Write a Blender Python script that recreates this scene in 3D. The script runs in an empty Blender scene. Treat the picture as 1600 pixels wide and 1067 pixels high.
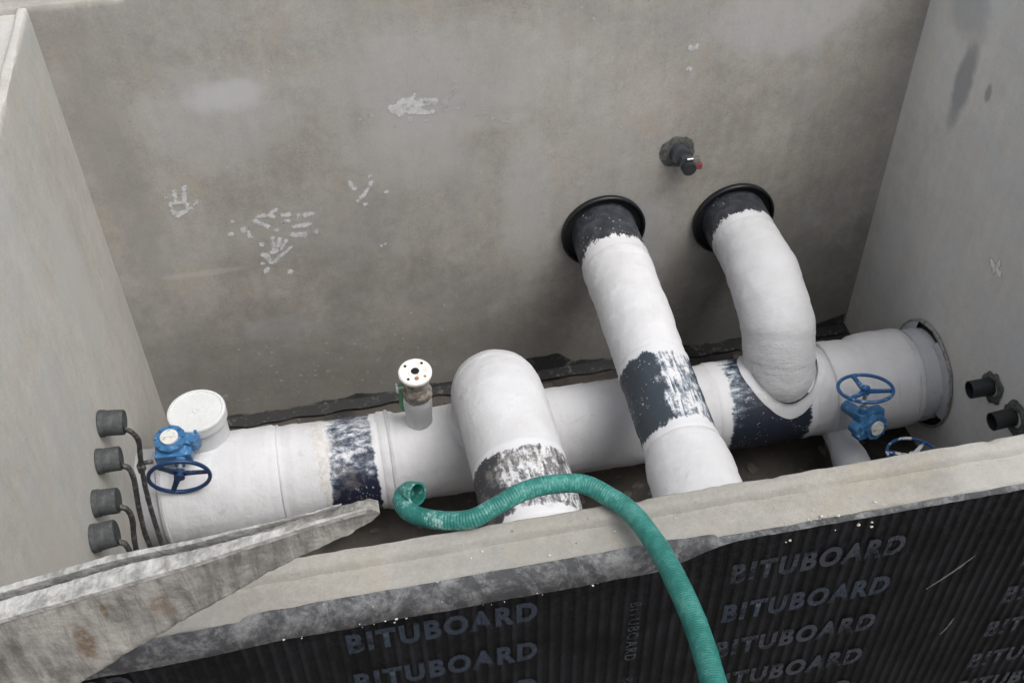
import bpy, bmesh, math, random
from mathutils import Vector, Matrix, noise
R = math.radians
random.seed(7)
scene = bpy.context.scene
COL = scene.collection

# ------------------------------------------------------------------ camera
cam_d = bpy.data.cameras.new("camera"); cam = bpy.data.objects.new("camera", cam_d); COL.objects.link(cam)
cam_d.sensor_width = 36; cam_d.lens = 39.38; cam_d.clip_start = 0.05; cam_d.clip_end = 500
rt = Vector((0.98037, -0.19672, -0.01297)); dn = Vector((-0.14636, -0.68217, -0.71640)); fw = Vector((0.13208, 0.70424, -0.69757))
m = Matrix(((rt.x, -dn.x, -fw.x), (rt.y, -dn.y, -fw.y), (rt.z, -dn.z, -fw.z))).to_4x4()
m.translation = Vector((1.2297, -4.8967, 5.151)); cam.matrix_world = m
scene.camera = cam

# ------------------------------------------------------------------ sky, sun, exposure
world = bpy.data.worlds.new("World"); scene.world = world; world.use_nodes = True
wn = world.node_tree; wn.nodes.clear()
sky = wn.nodes.new("ShaderNodeTexSky"); sky.sky_type = 'NISHITA'; sky.sun_disc = False
SUN_EL, SUN_AZ = 63, 132
sky.sun_elevation = R(SUN_EL); sky.sun_rotation = R(SUN_AZ); sky.dust_density = 6; sky.air_density = 1.0
hs = wn.nodes.new("ShaderNodeHueSaturation"); hs.inputs['Saturation'].default_value = 0.24
bg = wn.nodes.new("ShaderNodeBackground"); bg.inputs['Strength'].default_value = 0.15
wo = wn.nodes.new("ShaderNodeOutputWorld")
wn.links.new(sky.outputs[0], hs.inputs['Color']); wn.links.new(hs.outputs[0], bg.inputs[0]); wn.links.new(bg.outputs[0], wo.inputs[0])
sd = bpy.data.lights.new("sun", 'SUN'); sd.energy = 0.75; sd.angle = R(40); sd.color = (1.0, 0.97, 0.92)
sun = bpy.data.objects.new("sun", sd); COL.objects.link(sun)
sv = Vector((math.sin(R(SUN_AZ))*math.cos(R(SUN_EL)), math.cos(R(SUN_AZ))*math.cos(R(SUN_EL)), math.sin(R(SUN_EL))))
sun.rotation_euler = sv.to_track_quat('Z', 'Y').to_euler()
scene.view_settings.view_transform = 'Standard'; scene.view_settings.look = 'None'
scene.view_settings.exposure = 0.24; scene.view_settings.gamma = 1.0
scene.render.resolution_x = 1024; scene.render.resolution_y = 682

# ------------------------------------------------------------------ shader helpers
class S:
    """a node socket with arithmetic"""
    def __init__(s, nt, k): s.nt = nt; s.k = k
    def _m(s, op, *o, clamp=False):
        n = s.nt.nodes.new("ShaderNodeMath"); n.operation = op; n.use_clamp = clamp
        for i, v in enumerate((s,) + o):
            if isinstance(v, S): s.nt.links.new(v.k, n.inputs[i])
            else: n.inputs[i].default_value = v
        return S(s.nt, n.outputs[0])
    def __add__(s, o): return s._m('ADD', o)
    __radd__ = __add__
    def __sub__(s, o): return s._m('SUBTRACT', o)
    def __mul__(s, o): return s._m('MULTIPLY', o)
    __rmul__ = __mul__
    def __truediv__(s, o): return s._m('DIVIDE', o)
    def neg(s): return s * -1.0
    def abs(s): return s._m('ABSOLUTE')
    def clamp(s): return s._m('ADD', 0.0, clamp=True)
    def max(s, o): return s._m('MAXIMUM', o)
    def min(s, o): return s._m('MINIMUM', o)
    def ss(s, a, b):
        n = s.nt.nodes.new("ShaderNodeMapRange"); n.interpolation_type = 'SMOOTHSTEP'
        s.nt.links.new(s.k, n.inputs[0]); n.inputs[1].default_value = min(a, b); n.inputs[2].default_value = max(a, b)
        n.inputs[3].default_value = 0.0 if a < b else 1.0; n.inputs[4].default_value = 1.0 if a < b else 0.0
        return S(s.nt, n.outputs[0])

class Mat:
    def __init__(s, name, rough=0.8, metal=0.0, spec=0.5):
        s.m = bpy.data.materials.new(name); s.m.use_nodes = True; s.nt = s.m.node_tree
        s.b = s.nt.nodes['Principled BSDF']; s.b.inputs['Roughness'].default_value = rough
        s.b.inputs['Metallic'].default_value = metal; s.b.inputs['Specular IOR Level'].default_value = spec
        tc = s.nt.nodes.new("ShaderNodeTexCoord"); s.obj = tc.outputs['Object']; s.uv = tc.outputs['UV']
        g = s.nt.nodes.new("ShaderNodeNewGeometry"); s.norm = g.outputs['Normal']; s.pos = g.outputs['Position']
    def xyz(s, v):
        n = s.nt.nodes.new("ShaderNodeSeparateXYZ"); s.nt.links.new(v, n.inputs[0]); return [S(s.nt, n.outputs[i]) for i in range(3)]
    def vec(s, v, sc=(1, 1, 1), off=(0, 0, 0)):
        n = s.nt.nodes.new("ShaderNodeMapping"); s.nt.links.new(v, n.inputs[0])
        n.inputs['Scale'].default_value = sc; n.inputs['Location'].default_value = off; return n.outputs[0]
    def noise(s, v, scale, detail=4, rough=0.55, dist=0.0):
        n = s.nt.nodes.new("ShaderNodeTexNoise"); s.nt.links.new(v, n.inputs['Vector'])
        n.inputs['Scale'].default_value = scale; n.inputs['Detail'].default_value = detail
        n.inputs['Roughness'].default_value = rough; n.inputs['Distortion'].default_value = dist; return S(s.nt, n.outputs[0])
    def vor(s, v, scale, rnd=1.0):
        n = s.nt.nodes.new("ShaderNodeTexVoronoi"); s.nt.links.new(v, n.inputs['Vector']); n.inputs['Scale'].default_value = scale
        n.inputs['Randomness'].default_value = rnd; return S(s.nt, n.outputs['Distance'])
    def mix(s, f, a, b):
        n = s.nt.nodes.new("ShaderNodeMix"); n.data_type = 'RGBA'
        if isinstance(f, S): s.nt.links.new(f.k, n.inputs[0])
        else: n.inputs[0].default_value = f
        for v, i in ((a, 6), (b, 7)):
            if isinstance(v, tuple): n.inputs[i].default_value = (*v[:3], 1)
            else: s.nt.links.new(v, n.inputs[i])
        return n.outputs[2]
    def color(s, c):
        if isinstance(c, tuple): s.b.inputs['Base Color'].default_value = (*c[:3], 1)
        else: s.nt.links.new(c, s.b.inputs['Base Color'])
    def rough(s, f): s.nt.links.new(f.k, s.b.inputs['Roughness'])
    def bump(s, h, strength=0.4, dist=0.01):
        n = s.nt.nodes.new("ShaderNodeBump"); n.inputs['Strength'].default_value = strength; n.inputs['Distance'].default_value = dist
        s.nt.links.new(h.k, n.inputs['Height']); s.nt.links.new(n.outputs[0], s.b.inputs['Normal'])
    def alpha(s, f): s.nt.links.new(f.k, s.b.inputs['Alpha'])

def blob(M, a, b, ca, cb, ra, rb, wob=0.25, sc=6):
    """soft ellipse in the two coordinates a, b with a wobbly outline: 1 in the middle, 0 outside"""
    da = (a - ca) * (1/ra); db = (b - cb) * (1/rb)
    d = (da*da + db*db)._m('SQRT') + (M.noise(M.obj, sc, 3) - 0.5) * (wob*4)
    return d.ss(1.15, 0.55)

def concrete(name, lo, hi, seed=0.0, streak=0.3, blobs=(), axes=(0, 2), damp=0.0, specks=0.0, bump=0.25):
    M = Mat(name, 0.9, spec=0.25)
    v = M.vec(M.obj, off=(seed, seed*1.7, seed*.6))
    c = M.xyz(M.obj); a, b = c[axes[0]], c[axes[1]]
    n1 = M.noise(v, 0.9, 5, 0.6, 0.4); n2 = M.noise(v, 5, 6, 0.62); n3 = M.noise(v, 70, 3, 0.7); n4 = M.noise(v, 260, 2, 0.6)
    st = M.noise(M.vec(M.obj, (9, 9, .7), (seed, seed, 0)), 1.6, 5, 0.65)
    n5 = M.noise(v, 17, 5, 0.65)
    f = n1 * 0.85 + n2 * 0.45 + n5 * 0.45 + n3 * 0.5 + n4*0.3 + st * streak - (0.775 + streak*0.5)
    col = M.mix(f.ss(0.0, 1.0), lo, hi)
    # warm / cool patches of the cement skin
    w = M.noise(M.vec(M.obj, off=(seed+5, 2, 1)), 1.7, 4, 0.55, 0.6).ss(0.42, 0.62)
    mid = tuple((x+y)/2 for x, y in zip(lo, hi))
    cool = (mid[0]*0.92, mid[1]*1.0, mid[2]*1.12)
    col = M.mix(w * 0.3, col, cool)
    warm = (mid[0]*1.05, mid[1]*0.98, mid[2]*0.88)
    col = M.mix(M.noise(v, 4.2, 5, 0.65, 0.5).ss(0.50, 0.66) * 0.35, col, warm)
    for (ca, cb, ra, rb, cc, s_) in blobs:
        col = M.mix(blob(M, a, b, ca, cb, ra, rb) * s_, col, cc)
    # air holes and pin marks
    ho = (M.vor(v, 26).ss(0.10, 0.04) * M.noise(v, 3.1, 2).ss(0.50, 0.60)).max(M.vor(v, 60).ss(0.10, 0.05) * M.noise(v, 4.7, 2).ss(0.52, 0.62))
    col = M.mix(ho * 0.6, col, tuple(x*0.55 for x in lo))
    # short vertical trowel / formwork scratches
    sc_ = M.noise(M.vec(M.obj, (60, 60, 3.5), (seed*3, 0, 0)), 1.0, 2, 0.5).ss(0.66, 0.78) * M.noise(v, 2.3, 3).ss(0.5, 0.62)
    col = M.mix(sc_ * 0.22, col, tuple(x*0.6 for x in lo))
    if specks:
        sp = M.vor(M.vec(M.obj, off=(3, seed, 2)), 15).ss(0.14, 0.06) * M.noise(v, 2.0, 3).ss(0.53, 0.6) * c[2].ss(1.2, 0.2)
        sp2 = M.vor(M.vec(M.obj, off=(1, seed, 7)), 34).ss(0.16, 0.08) * M.noise(v, 1.4, 3).ss(0.5, 0.6) * c[2].ss(0.5, 0.0)
        col = M.mix((sp.max(sp2)) * specks, col, (0.5, 0.5, 0.5))
    if damp:
        dz = (c[2] + (n1 - 0.5) * 1.6 + (n2 - 0.5) * .5).ss(1.25, 0.1)
        col = M.mix(dz * damp, col, (0.10, 0.10, 0.095))
    M.color(col)
    M.bump(n2 * 0.6 + n3 * 0.35 + n4 * 0.2 - ho * 0.6, bump, 0.012)
    return M.m

MT = {}
MT['back'] = concrete('back_wall_concrete', (0.27, 0.253, 0.228), (0.54, 0.512, 0.468), 1.0, 0.30, damp=0.42, specks=0.75, blobs=[
    (0.75, 2.24, 0.20, 0.10, (0.66, 0.67, 0.68), 0.55), (0.70, 2.12, 0.40, 0.34, (0.50, 0.50, 0.51), 0.40), (1.85, 2.2, .8, .35, (0.50, 0.495, 0.49), 0.4),
    (0.76, 0.68, 0.20, 0.11, (0.44, 0.45, 0.46), 0.5), (1.62, 1.80, 0.35, 0.3, (0.50, 0.49, 0.48), 0.4),
    (3.65, 2.35, 0.45, 0.3, (0.54, 0.54, 0.54), 0.5), (0.17, 1.9, 0.14, .9, (0.30, 0.295, 0.28), 0.45), (2.25, 1.35, 0.16, 0.55, (0.50, 0.50, 0.50), .45),
    (3.0, 0.95, .14, .35, (0.50, 0.50, 0.51), .4), (0.45, 1.17, .25, .025, (0.58, 0.57, 0.56), .3)])
MT['left'] = concrete('left_wall_concrete', (0.37, 0.357, 0.325), (0.61, 0.592, 0.55), 4.0, 0.3, axes=(1, 2), blobs=[
    (-0.75, 1.9, 0.25, 0.5, (0.52, 0.515, 0.49), 0.5), (-2.4, 1.6, 0.5, 0.4, (0.5, 0.48, 0.43), 0.6)])
MT['right'] = concrete('right_wall_concrete', (0.55, 0.54, 0.515), (0.80, 0.79, 0.765), 9.0, 0.3, axes=(1, 2), blobs=[
    (-0.47, 2.08, 0.085, 0.27, (0.30, 0.31, 0.33), 0.75), (-0.35, 2.45, 0.2, 0.16, (0.38, 0.39, 0.40), 0.5), (-0.69, 2.18, 0.03, 0.06, (0.3, 0.3, 0.31), 0.7),
    (-0.30, 0.80, 0.12, 0.25, (0.68, 0.70, 0.71), 0.45)])
MT['rim'] = concrete('front_wall_concrete', (0.22, 0.208, 0.182), (0.40, 0.385, 0.35), 13.0, 0.1, bump=0.5, blobs=[
    (2.9, 2.8, 0.2, 0.2, (0.5, .5, .48), 0.35)])

def floor_mat():
    M = Mat('pit_floor', 0.75); n = M.noise(M.obj, 2.2, 6, 0.6, .3); n2 = M.noise(M.obj, 22, 5, 0.6); v = M.vor(M.obj, 30)
    col = M.mix(n.ss(0.38, 0.62), (0.030, 0.028, 0.027), (0.085, 0.075, 0.066))
    col = M.mix(n2.ss(0.62, 0.75) * 0.6, col, (0.20, 0.19, 0.18)); M.color(col); M.bump(n*.5 + n2*.4, .6, .03); return M.m
MT['floor'] = floor_mat()
def ground_mat():
    M = Mat('outside_ground', 0.95); n = M.noise(M.obj, 1.4, 6, 0.65); n2 = M.noise(M.obj, 18, 5, 0.65)
    M.color(M.mix((n*.6+n2*.5).ss(.35, .75), (0.22, 0.19, 0.175), (0.42, 0.38, 0.36))); M.bump(n2, .6, .04); return M.m
MT['ground'] = ground_mat()

WHITE = (0.685, 0.690, 0.712)
def white_paint(name='white_pipe_paint', tint=(1, 1, 1), dirt=0.25, seams=True):
    M = Mat(name, 0.8, spec=0.2)
    n = M.noise(M.obj, 3.0, 5, 0.6); n2 = M.noise(M.obj, 24, 5, 0.6); n3 = M.noise(M.obj, 120, 3, 0.6)
    w = tuple(x*t for x, t in zip(WHITE, tint))
    col = M.mix(n.ss(0.35, 0.7), tuple(x*0.88 for x in w), w)
    d = (n2*0.6 + M.noise(M.obj, 7, 5, 0.7)*0.6).ss(0.62, 0.80)
    col = M.mix(d * dirt, col, (0.50, 0.48, 0.45))
    u, v, _ = M.xyz(M.uv)
    br = M.noise(M.vec(M.uv, (90, 5, 1)), 1.0, 3, 0.6)        # brush marks running round the pipe
    sm = M.noise(M.vec(M.obj, off=(7, 3, 1)), 5.5, 6, .7, 1.0).ss(.60, .68) * n2.ss(.42, .6)
    col = M.mix(sm * dirt * 1.3, col, (0.36, 0.35, 0.34))
    col = M.mix(br.ss(0.55, 0.8) * 0.14, col, (0.55, 0.55, 0.56))
    drp = M.noise(M.vec(M.obj, (16, 16, 3)), 1.0, 5, .65, .4).ss(.56, .70)
    col = M.mix(drp * dirt * .6, col, (0.46, 0.45, 0.44))
    M.color(col); M.bump(n*0.5 + n2*0.30 + n3*0.16 + br*0.25, 0.8, 0.014); return M.m
MT['white'] = white_paint()
MT['white_clean'] = white_paint('white_plastic', (1.02, 1.04, 1.02), 0.1)
MT['greywhite'] = white_paint('grey_primed_pipe', (0.72, 0.73, 0.75), 0.4)

def band(name, cover, stroke=1.3, dark=(0.028, 0.034, 0.050), mid=(0.20, 0.25, 0.32), dirty=0.0, dlo=0.42, dhi=0.62):
    """dark coating with brushed and splashed white paint; cover(M,u,v,nx,ny,nz) gives how much white there is"""
    M = Mat(name, 0.55, spec=0.4)
    u, v, _ = M.xyz(M.uv); nx, ny, nz = M.xyz(M.norm)
    n1 = M.noise(M.vec(M.uv, (3, 7, 1)), 1.6, 6, 0.75, 0.8); n2 = M.noise(M.obj, 34, 6, 0.75, 1.2); n3 = M.noise(M.obj, 11, 5, 0.7, 0.5)
    jag = (M.noise(M.vec(M.uv, (2, 20, 1)), 1.0, 5, .7) - 0.5) * 0.16 + (n2 - 0.5) * 0.16 + (M.noise(M.vec(M.uv, (1, 4, 1)), 1.3, 3, .6) - 0.5) * 0.10
    edge = ((u + jag).ss(0.14, 0.02)).max((u - jag).ss(0.86, 0.98)).max(u.ss(0.05, 0.01)).max(u.ss(.95, .99))
    c = cover(M, u, v, nx, ny, nz)
    st = M.noise(M.vec(M.uv, (3.2, 42, 1)), 1.0, 4, 0.6, 0.6)
    f = c + (n3 - 0.5) * 0.9 + (n2 - 0.5) * 0.9 + (st - 0.5) * stroke + edge * 1.6
    sp = (M.vor(M.obj, 62).ss(0.22, 0.10) * M.noise(M.obj, 9, 3).ss(0.50, 0.58)).max(M.vor(M.obj, 30).ss(0.22, 0.14) * n2.ss(.42, .56) * M.noise(M.obj, 6, 3).ss(0.50, 0.60))
    col = M.mix(f.ss(dlo - 0.25, dhi - 0.05), dark, mid)
    col = M.mix(f.ss(dlo, dhi), col, WHITE)
    col = M.mix(sp * 0.8, col, (0.62, 0.63, 0.66))
    if dirty:
        col = M.mix(M.noise(M.obj, 8, 5, .7).ss(0.5, 0.66) * dirty, col, (0.33, 0.31, 0.28))
    col = M.mix(edge.ss(0.6, 1.0), col, WHITE)
    M.color(col); M.bump(n2*0.4 + f.clamp()*0.2, 0.4, 0.006); return M.m

# ------------------------------------------------------------------ object helpers
def link(name, me, mat=None, parent=None, **props):
    o = bpy.data.objects.new(name, me); COL.objects.link(o)
    if me is not None and mat is not None: me.materials.append(mat)
    if parent is not None: o.parent = parent
    for k, v in props.items(): o[k] = v
    return o
def empty(name, loc=(0, 0, 0), rot=(0, 0, 0), **props):
    o = bpy.data.objects.new(name, None); COL.objects.link(o); o.location = loc; o.rotation_euler = rot; o.empty_display_size = 0.1
    for k, v in props.items(): o[k] = v
    return o
def mesh(name, verts, faces, smooth=False, uvs=None):
    me = bpy.data.meshes.new(name); me.from_pydata([tuple(v) for v in verts], [], faces); me.update()
    if uvs is not None:
        uvl = me.uv_layers.new(name='UVMap')
        for l in me.loops: uvl.data[l.index].uv = uvs[l.vertex_index]
    if smooth: me.polygons.foreach_set('use_smooth', [True]*len(me.polygons))
    return me

def resample(pts, n):
    """Catmull-Rom through pts, n samples"""
    P = [Vector(p) for p in pts]; P = [P[0]*2-P[1]] + P + [P[-1]*2-P[-2]]
    out = []; k = len(P)-3
    for i in range(n):
        t = i/(n-1)*k; j = min(int(t), k-1); t -= j
        a, b, c, d = P[j:j+4]
        out.append(0.5*((2*b)+(c-a)*t+(2*a-5*b+4*c-d)*t*t+(3*b-a-3*c+d)*t*t*t))
    return out

def tube_mesh(name, path, rad, seg=56, amp=0.0, freq=4.0, up=Vector((0, 0, 1)), cap=(True, True), wall=0.0, rough_end=0.0, seed=0, wrap=0.0, off=Vector((0, 0, 0))):
    """tube along path (list of points); rad = number, list or function of the arc fraction; wall>0 makes open ends with an inner wall"""
    path = [Vector(p) for p in path]; n = len(path)
    L = [0.0]
    for i in range(1, n): L.append(L[-1] + (path[i]-path[i-1]).length)
    T = []
    for i in range(n):
        a = path[max(i-1, 0)]; b = path[min(i+1, n-1)]; T.append((b-a).normalized())
    nrm = (up - T[0]*up.dot(T[0]))
    if nrm.length < 1e-3: nrm = Vector((0, 1, 0)) - T[0]*T[0].y
    nrm.normalize(); verts = []; uvs = []; faces = []
    rings = []
    for i in range(n):
        nrm = (nrm - T[i]*nrm.dot(T[i])).normalized(); bn = T[i].cross(nrm)
        u = L[i]/L[-1]; r = rad(u) if callable(rad) else (rad[i] if isinstance(rad, (list, tuple)) else rad)
        ring = []
        for k in range(seg+1):
            an = 2*math.pi*(k % seg)/seg; d = nrm*math.cos(an) + bn*math.sin(an)
            p = path[i] + d*r
            if amp: p += d*(amp*noise.noise(p*freq + Vector((seed, seed, seed))) + amp*0.40*noise.noise(p*freq*3.1 + Vector((seed, 0, 0))) + amp*wrap*(((L[i]*7.0 + k/seg + 0.12*noise.noise(p*3)) % 1.0)-.5))
            if rough_end and i in (0, n-1): p += T[i]*(rough_end*noise.noise(p*40))
            ring.append(len(verts)); verts.append(p - off); uvs.append((u, k/seg))
        rings.append(ring)
    for i in range(n-1):
        for k in range(seg):
            a, b = rings[i], rings[i+1]; faces.append((a[k], b[k], b[k+1], a[k+1]))
    def capring(i, flip, w):
        c = path[i]; rr = rings[i]
        if w:
            base = len(verts)
            for j, dep in enumerate((0.0, 1.0)):
                for k in range(seg+1):
                    p = Vector(verts[rr[k]]) + off; q = c + (p-c)*(1-w/(p-c).length) + T[i]*(dep*(1 if i == 0 else -1)*w*8)
                    verts.append(q - off); uvs.append((0, k/seg))
            A = list(range(base, base+seg+1)); B = list(range(base+seg+1, base+2*seg+2))
            for k in range(seg):
                f1 = (rr[k], rr[k+1], A[k+1], A[k]); f2 = (A[k], A[k+1], B[k+1], B[k])
                if flip: f1 = f1[::-1]; f2 = f2[::-1]
                faces.append(f1); faces.append(f2)
            faces.append(tuple(B[:-1]) if not flip else tuple(B[:-1])[::-1])
        else:
            base = len(verts); verts.append(c - off); uvs.append((0.5, .5))
            for k in range(seg):
                f = (rr[k+1], base, rr[k]) if flip else (rr[k], base, rr[k+1]); faces.append(f)
    if cap[0]: capring(0, False, wall if wall else 0)
    if cap[1]: capring(n-1, True, wall if wall else 0)
    me = mesh(name, verts, faces, True, uvs)
    # crisp rims
    es = 0
    bm = bmesh.new(); bm.from_mesh(me)
    bmesh.ops.remove_doubles(bm, verts=bm.verts, dist=1e-6)
    for e in bm.edges:
        if len(e.link_faces) == 2 and e.calc_face_angle(0) > R(50): e.smooth = False
    bm.normal_update(); bm.to_mesh(me); bm.free()
    return me

def line(a, b, n): a, b = Vector(a), Vector(b); return [a+(b-a)*(i/(n-1)) for i in range(n)]
def prof(tab):
    """piecewise linear lookup"""
    def f(x):
        if x <= tab[0][0]: return tab[0][1]
        for (a, ra), (b, rb) in zip(tab, tab[1:]):
            if x <= b: return ra + (rb-ra)*(x-a)/(b-a)
        return tab[-1][1]
    return f

def bm_obj(name, build, mat, parent=None, bevel=0.0, smooth=False, **props):
    bm = bmesh.new(); build(bm)
    if bevel:
        es = [e for e in bm.edges if len(e.link_faces) == 2 and e.calc_face_angle(0) > R(30)]
        bmesh.ops.bevel(bm, geom=es, offset=bevel, segments=2, affect='EDGES', profile=0.7)
    me = bpy.data.meshes.new(name); bm.normal_update(); bm.to_mesh(me); bm.free()
    if smooth: me.polygons.foreach_set('use_smooth', [True]*len(me.polygons))
    return link(name, me, mat, parent, **props)
def add_box(bm, c, s, M=None):
    r = bmesh.ops.create_cube(bm, size=1.0); mm = Matrix.Translation(Vector(c)) @ Matrix.Diagonal((*s, 1))
    if M: mm = M @ mm
    bmesh.ops.transform(bm, matrix=mm, verts=r['verts'])
def add_cyl(bm, c, r, h, axis='Z', seg=28, r2=None, M=None):
    q = bmesh.ops.create_cone(bm, cap_ends=True, segments=seg, radius1=r, radius2=r if r2 is None else r2, depth=h)
    rot = {'Z': Matrix(), 'X': Matrix.Rotation(R(90), 4, 'Y'), 'Y': Matrix.Rotation(R(90), 4, 'X')}[axis]
    mm = Matrix.Translation(Vector(c)) @ rot
    if M: mm = M @ mm
    bmesh.ops.transform(bm, matrix=mm, verts=q['verts'])
def add_torus(bm, c, Rr, r, axis='Z', n=48, m_=12):
    vs = []
    for i in range(n):
        a = 2*math.pi*i/n
        for j in range(m_):
            b = 2*math.pi*j/m_; x = (Rr+r*math.cos(b))*math.cos(a); y = (Rr+r*math.cos(b))*math.sin(a); z = r*math.sin(b)
            p = {'Z': (x, y, z), 'Y': (x, z, -y), 'X': (z, y, -x)}[axis]
            vs.append(bm.verts.new(Vector(c)+Vector(p)))
    for i in range(n):
        for j in range(m_):
            f = bm.faces.new((vs[i*m_+j], vs[((i+1) % n)*m_+j], vs[((i+1) % n)*m_+(j+1) % m_], vs[i*m_+(j+1) % m_])); f.smooth = True
    bmesh.ops.recalc_face_normals(bm, faces=bm.faces[:])
# ================================================================== SETTING: ground, floor, walls
W, D, H, T_, DR = 4.4, 3.163, 2.79, 0.143, 0.026
def grid_mesh(name, x0, x1, y0, y1, n, m_, zf):
    vs = [(x0+(x1-x0)*i/n, y0+(y1-y0)*j/m_, zf(x0+(x1-x0)*i/n, y0+(y1-y0)*j/m_)) for j in range(m_+1) for i in range(n+1)]
    fs = [(j*(n+1)+i, j*(n+1)+i+1, (j+1)*(n+1)+i+1, (j+1)*(n+1)+i) for j in range(m_) for i in range(n)]
    return mesh(name, vs, fs, True)
link('ground', grid_mesh('ground', -40, 45, -40, 40, 60, 60, lambda x, y: -0.32 + 0.05*noise.noise(Vector((x*.4, y*.4, 0)))), MT['ground'], kind='structure')
link('floor', grid_mesh('floor', -0.05, W+0.05, -D-0.05, 0.05, 160, 120,
     lambda x, y: 0.02*noise.noise(Vector((x*2, y*2, 3))) + 0.012*noise.noise(Vector((x*9, y*9, 1)))), MT['floor'], kind='structure')

def wall(label, mat, length, place, seed, nseg=None):
    """cast wall: profile (outward t, height z) swept along its length; place(s, t, z) -> point"""
    lo = -0.30
    pr = [(0.0, lo)] + [(0.0, z) for z in [i*0.25 for i in range(1, 11)]] + [(0, H-0.07), (0, H-0.030), (0.0015, H-0.006), (0.007, H), (0.022, H),
          (0.034, H-0.0008), (0.041, H-0.004), (0.046, H-0.010), (0.053, H-DR+.002), (0.059, H-DR), (0.075, H-DR+.0005), (0.10, H-DR), (T_-0.010, H-DR-0.001), (T_-0.002, H-DR-0.007), (T_, H-DR-0.016), (T_, H-0.10), (T_, lo)]
    n = nseg or int(length/0.025)
    vs, fs = [], []
    for i in range(n+1):
        s = length*i/n
        for k, (t, z) in enumerate(pr):
            a = 0.0
            top = z > H-0.06
            q = Vector((s*9+seed, t*20, z*9)); q2 = Vector((s*38+seed, t*50, z*30))
            dz = (0.0035*noise.noise(q) + 0.0022*noise.noise(q2)) if top else 0
            dt = (0.0030*noise.noise(q+Vector((7, 7, 7))) + 0.0022*noise.noise(q2+Vector((3, 1, 7)))) if top else 0.0012*noise.noise(Vector((s*1.2, z*1.2, seed)))
            if top and k in (16, 17, 18, 19) : dt += 0.006*noise.noise(Vector((s*3+seed, 1, 1)))
            if top and (k in (13, 14, 23, 24)):
                ch = noise.noise(Vector((s*14+seed*3, k//15, 5)))
                if ch > 0.32: dz -= (ch-0.32)*0.045; 
            vs.append(place(s, t+dt, z+dz))
    m_ = len(pr)
    for i in range(n):
        for k in range(m_-1):
            fs.append((i*m_+k, (i+1)*m_+k, (i+1)*m_+k+1, i*m_+k+1))
        fs.append((i*m_+m_-1, (i+1)*m_+m_-1, (i+1)*m_, i*m_))
    fs.append(tuple(range(m_))); fs.append(tuple(range(n*m_, (n+1)*m_))[::-1])
    me = mesh('concrete_wall', vs, fs)
    bm = bmesh.new(); bm.from_mesh(me); bmesh.ops.recalc_face_normals(bm, faces=bm.faces[:])
    for f in bm.faces:
        f.smooth = True
    for e in bm.edges:
        if len(e.link_faces) == 2 and e.calc_face_angle(0) > R(38): e.smooth = False
    bm.to_mesh(me); bm.free()
    return link('concrete_wall', me, mat, label=label, category='wall')

back_wall = wall('large brownish grey back wall of the pit with white handprints and two pipe openings', MT['back'], W+2*T_, lambda s, t, z: (s-T_, t, z), 2.0)
left_wall = wall('pale grey concrete side wall with four grey capped stubs', MT['left'], D, lambda s, t, z: (-t, -s, z), 5.0)
right_wall = wall('grey concrete side wall that the big header pipe and two short black stubs pass through', MT['right'], D, lambda s, t, z: (W+t, -s, z), 8.0)
front_wall = wall('low viewed front wall with a pale stepped top edge above the black lettered board', MT['rim'], W+2*T_+1.2, lambda s, t, z: (s-T_, -D-t, z), 11.0)

# ------------------------------------------------------------------ white paint marks on the walls
def paint(name, strokes, mat, parent, side='back', label=None, res=.0030, scale=1.15):
    """paint film: fine grid round the strokes, vertex value 'film' = how deep inside the stroke"""
    a_lo = min(min(s[0], s[2]) for s in strokes)-.04; a_hi = max(max(s[0], s[2]) for s in strokes)+.04
    b_lo = min(min(s[1], s[3]) for s in strokes)-.04; b_hi = max(max(s[1], s[3]) for s in strokes)+.04
    na, nb = int((a_hi-a_lo)/res)+1, int((b_hi-b_lo)/res)+1; val = {}
    for (x0, y0, x1, y1, w) in strokes:
        w *= scale; dx, dy = x1-x0, y1-y0; LL = dx*dx+dy*dy+1e-9; m = w+.016
        for i in range(max(0, int((min(x0, x1)-m-a_lo)/res)), min(na, int((max(x0, x1)+m-a_lo)/res)+1)+1):
            for j in range(max(0, int((min(y0, y1)-m-b_lo)/res)), min(nb, int((max(y0, y1)+m-b_lo)/res)+1)+1):
                x, y = a_lo+i*res, b_lo+j*res; tt = max(0, min(1, ((x-x0)*dx+(y-y0)*dy)/LL))
                d = math.hypot(x-x0-dx*tt, y-y0-dy*tt); f = (w-d)/.012
                if f > -1.2: val[(i, j)] = max(val.get((i, j), -9), f)
    idx, vs, fv = {}, [], []
    for (i, j), f in val.items():
        idx[(i, j)] = len(vs); A, B = a_lo+i*res, b_lo+j*res; fv.append(f)
        vs.append((A, -.0020, B) if side == 'back' else (W-.0020, A, B))
    fs = [(idx[(i, j)], idx[(i+1, j)], idx[(i+1, j+1)], idx[(i, j+1)]) for (i, j) in val if (i+1, j) in val and (i+1, j+1) in val and (i, j+1) in val]
    me = mesh(name, vs, fs); at_ = me.attributes.new('film', 'FLOAT', 'POINT'); at_.data.foreach_set('value', fv)
    o = link(name, me, mat, parent)
    if label: o['label'] = label
    return o
def film_mat(name, col, strength, lo, hi):
    M = Mat(name, 0.8, spec=.2); an = M.nt.nodes.new('ShaderNodeAttribute'); an.attribute_name = 'film'; f = S(M.nt, an.outputs['Fac'])
    a = M.noise(M.obj, 95, 5, 0.7); a2 = M.noise(M.obj, 26, 4, .6)
    M.color(M.mix(a2.ss(.4, .65), tuple(x*.82 for x in col), col))
    M.alpha((f*.75 + (a-.5)*1.9 + (a2-.5)*2.2).ss(lo, hi)*strength*(a2*1.2+.40).clamp()); return M
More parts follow.
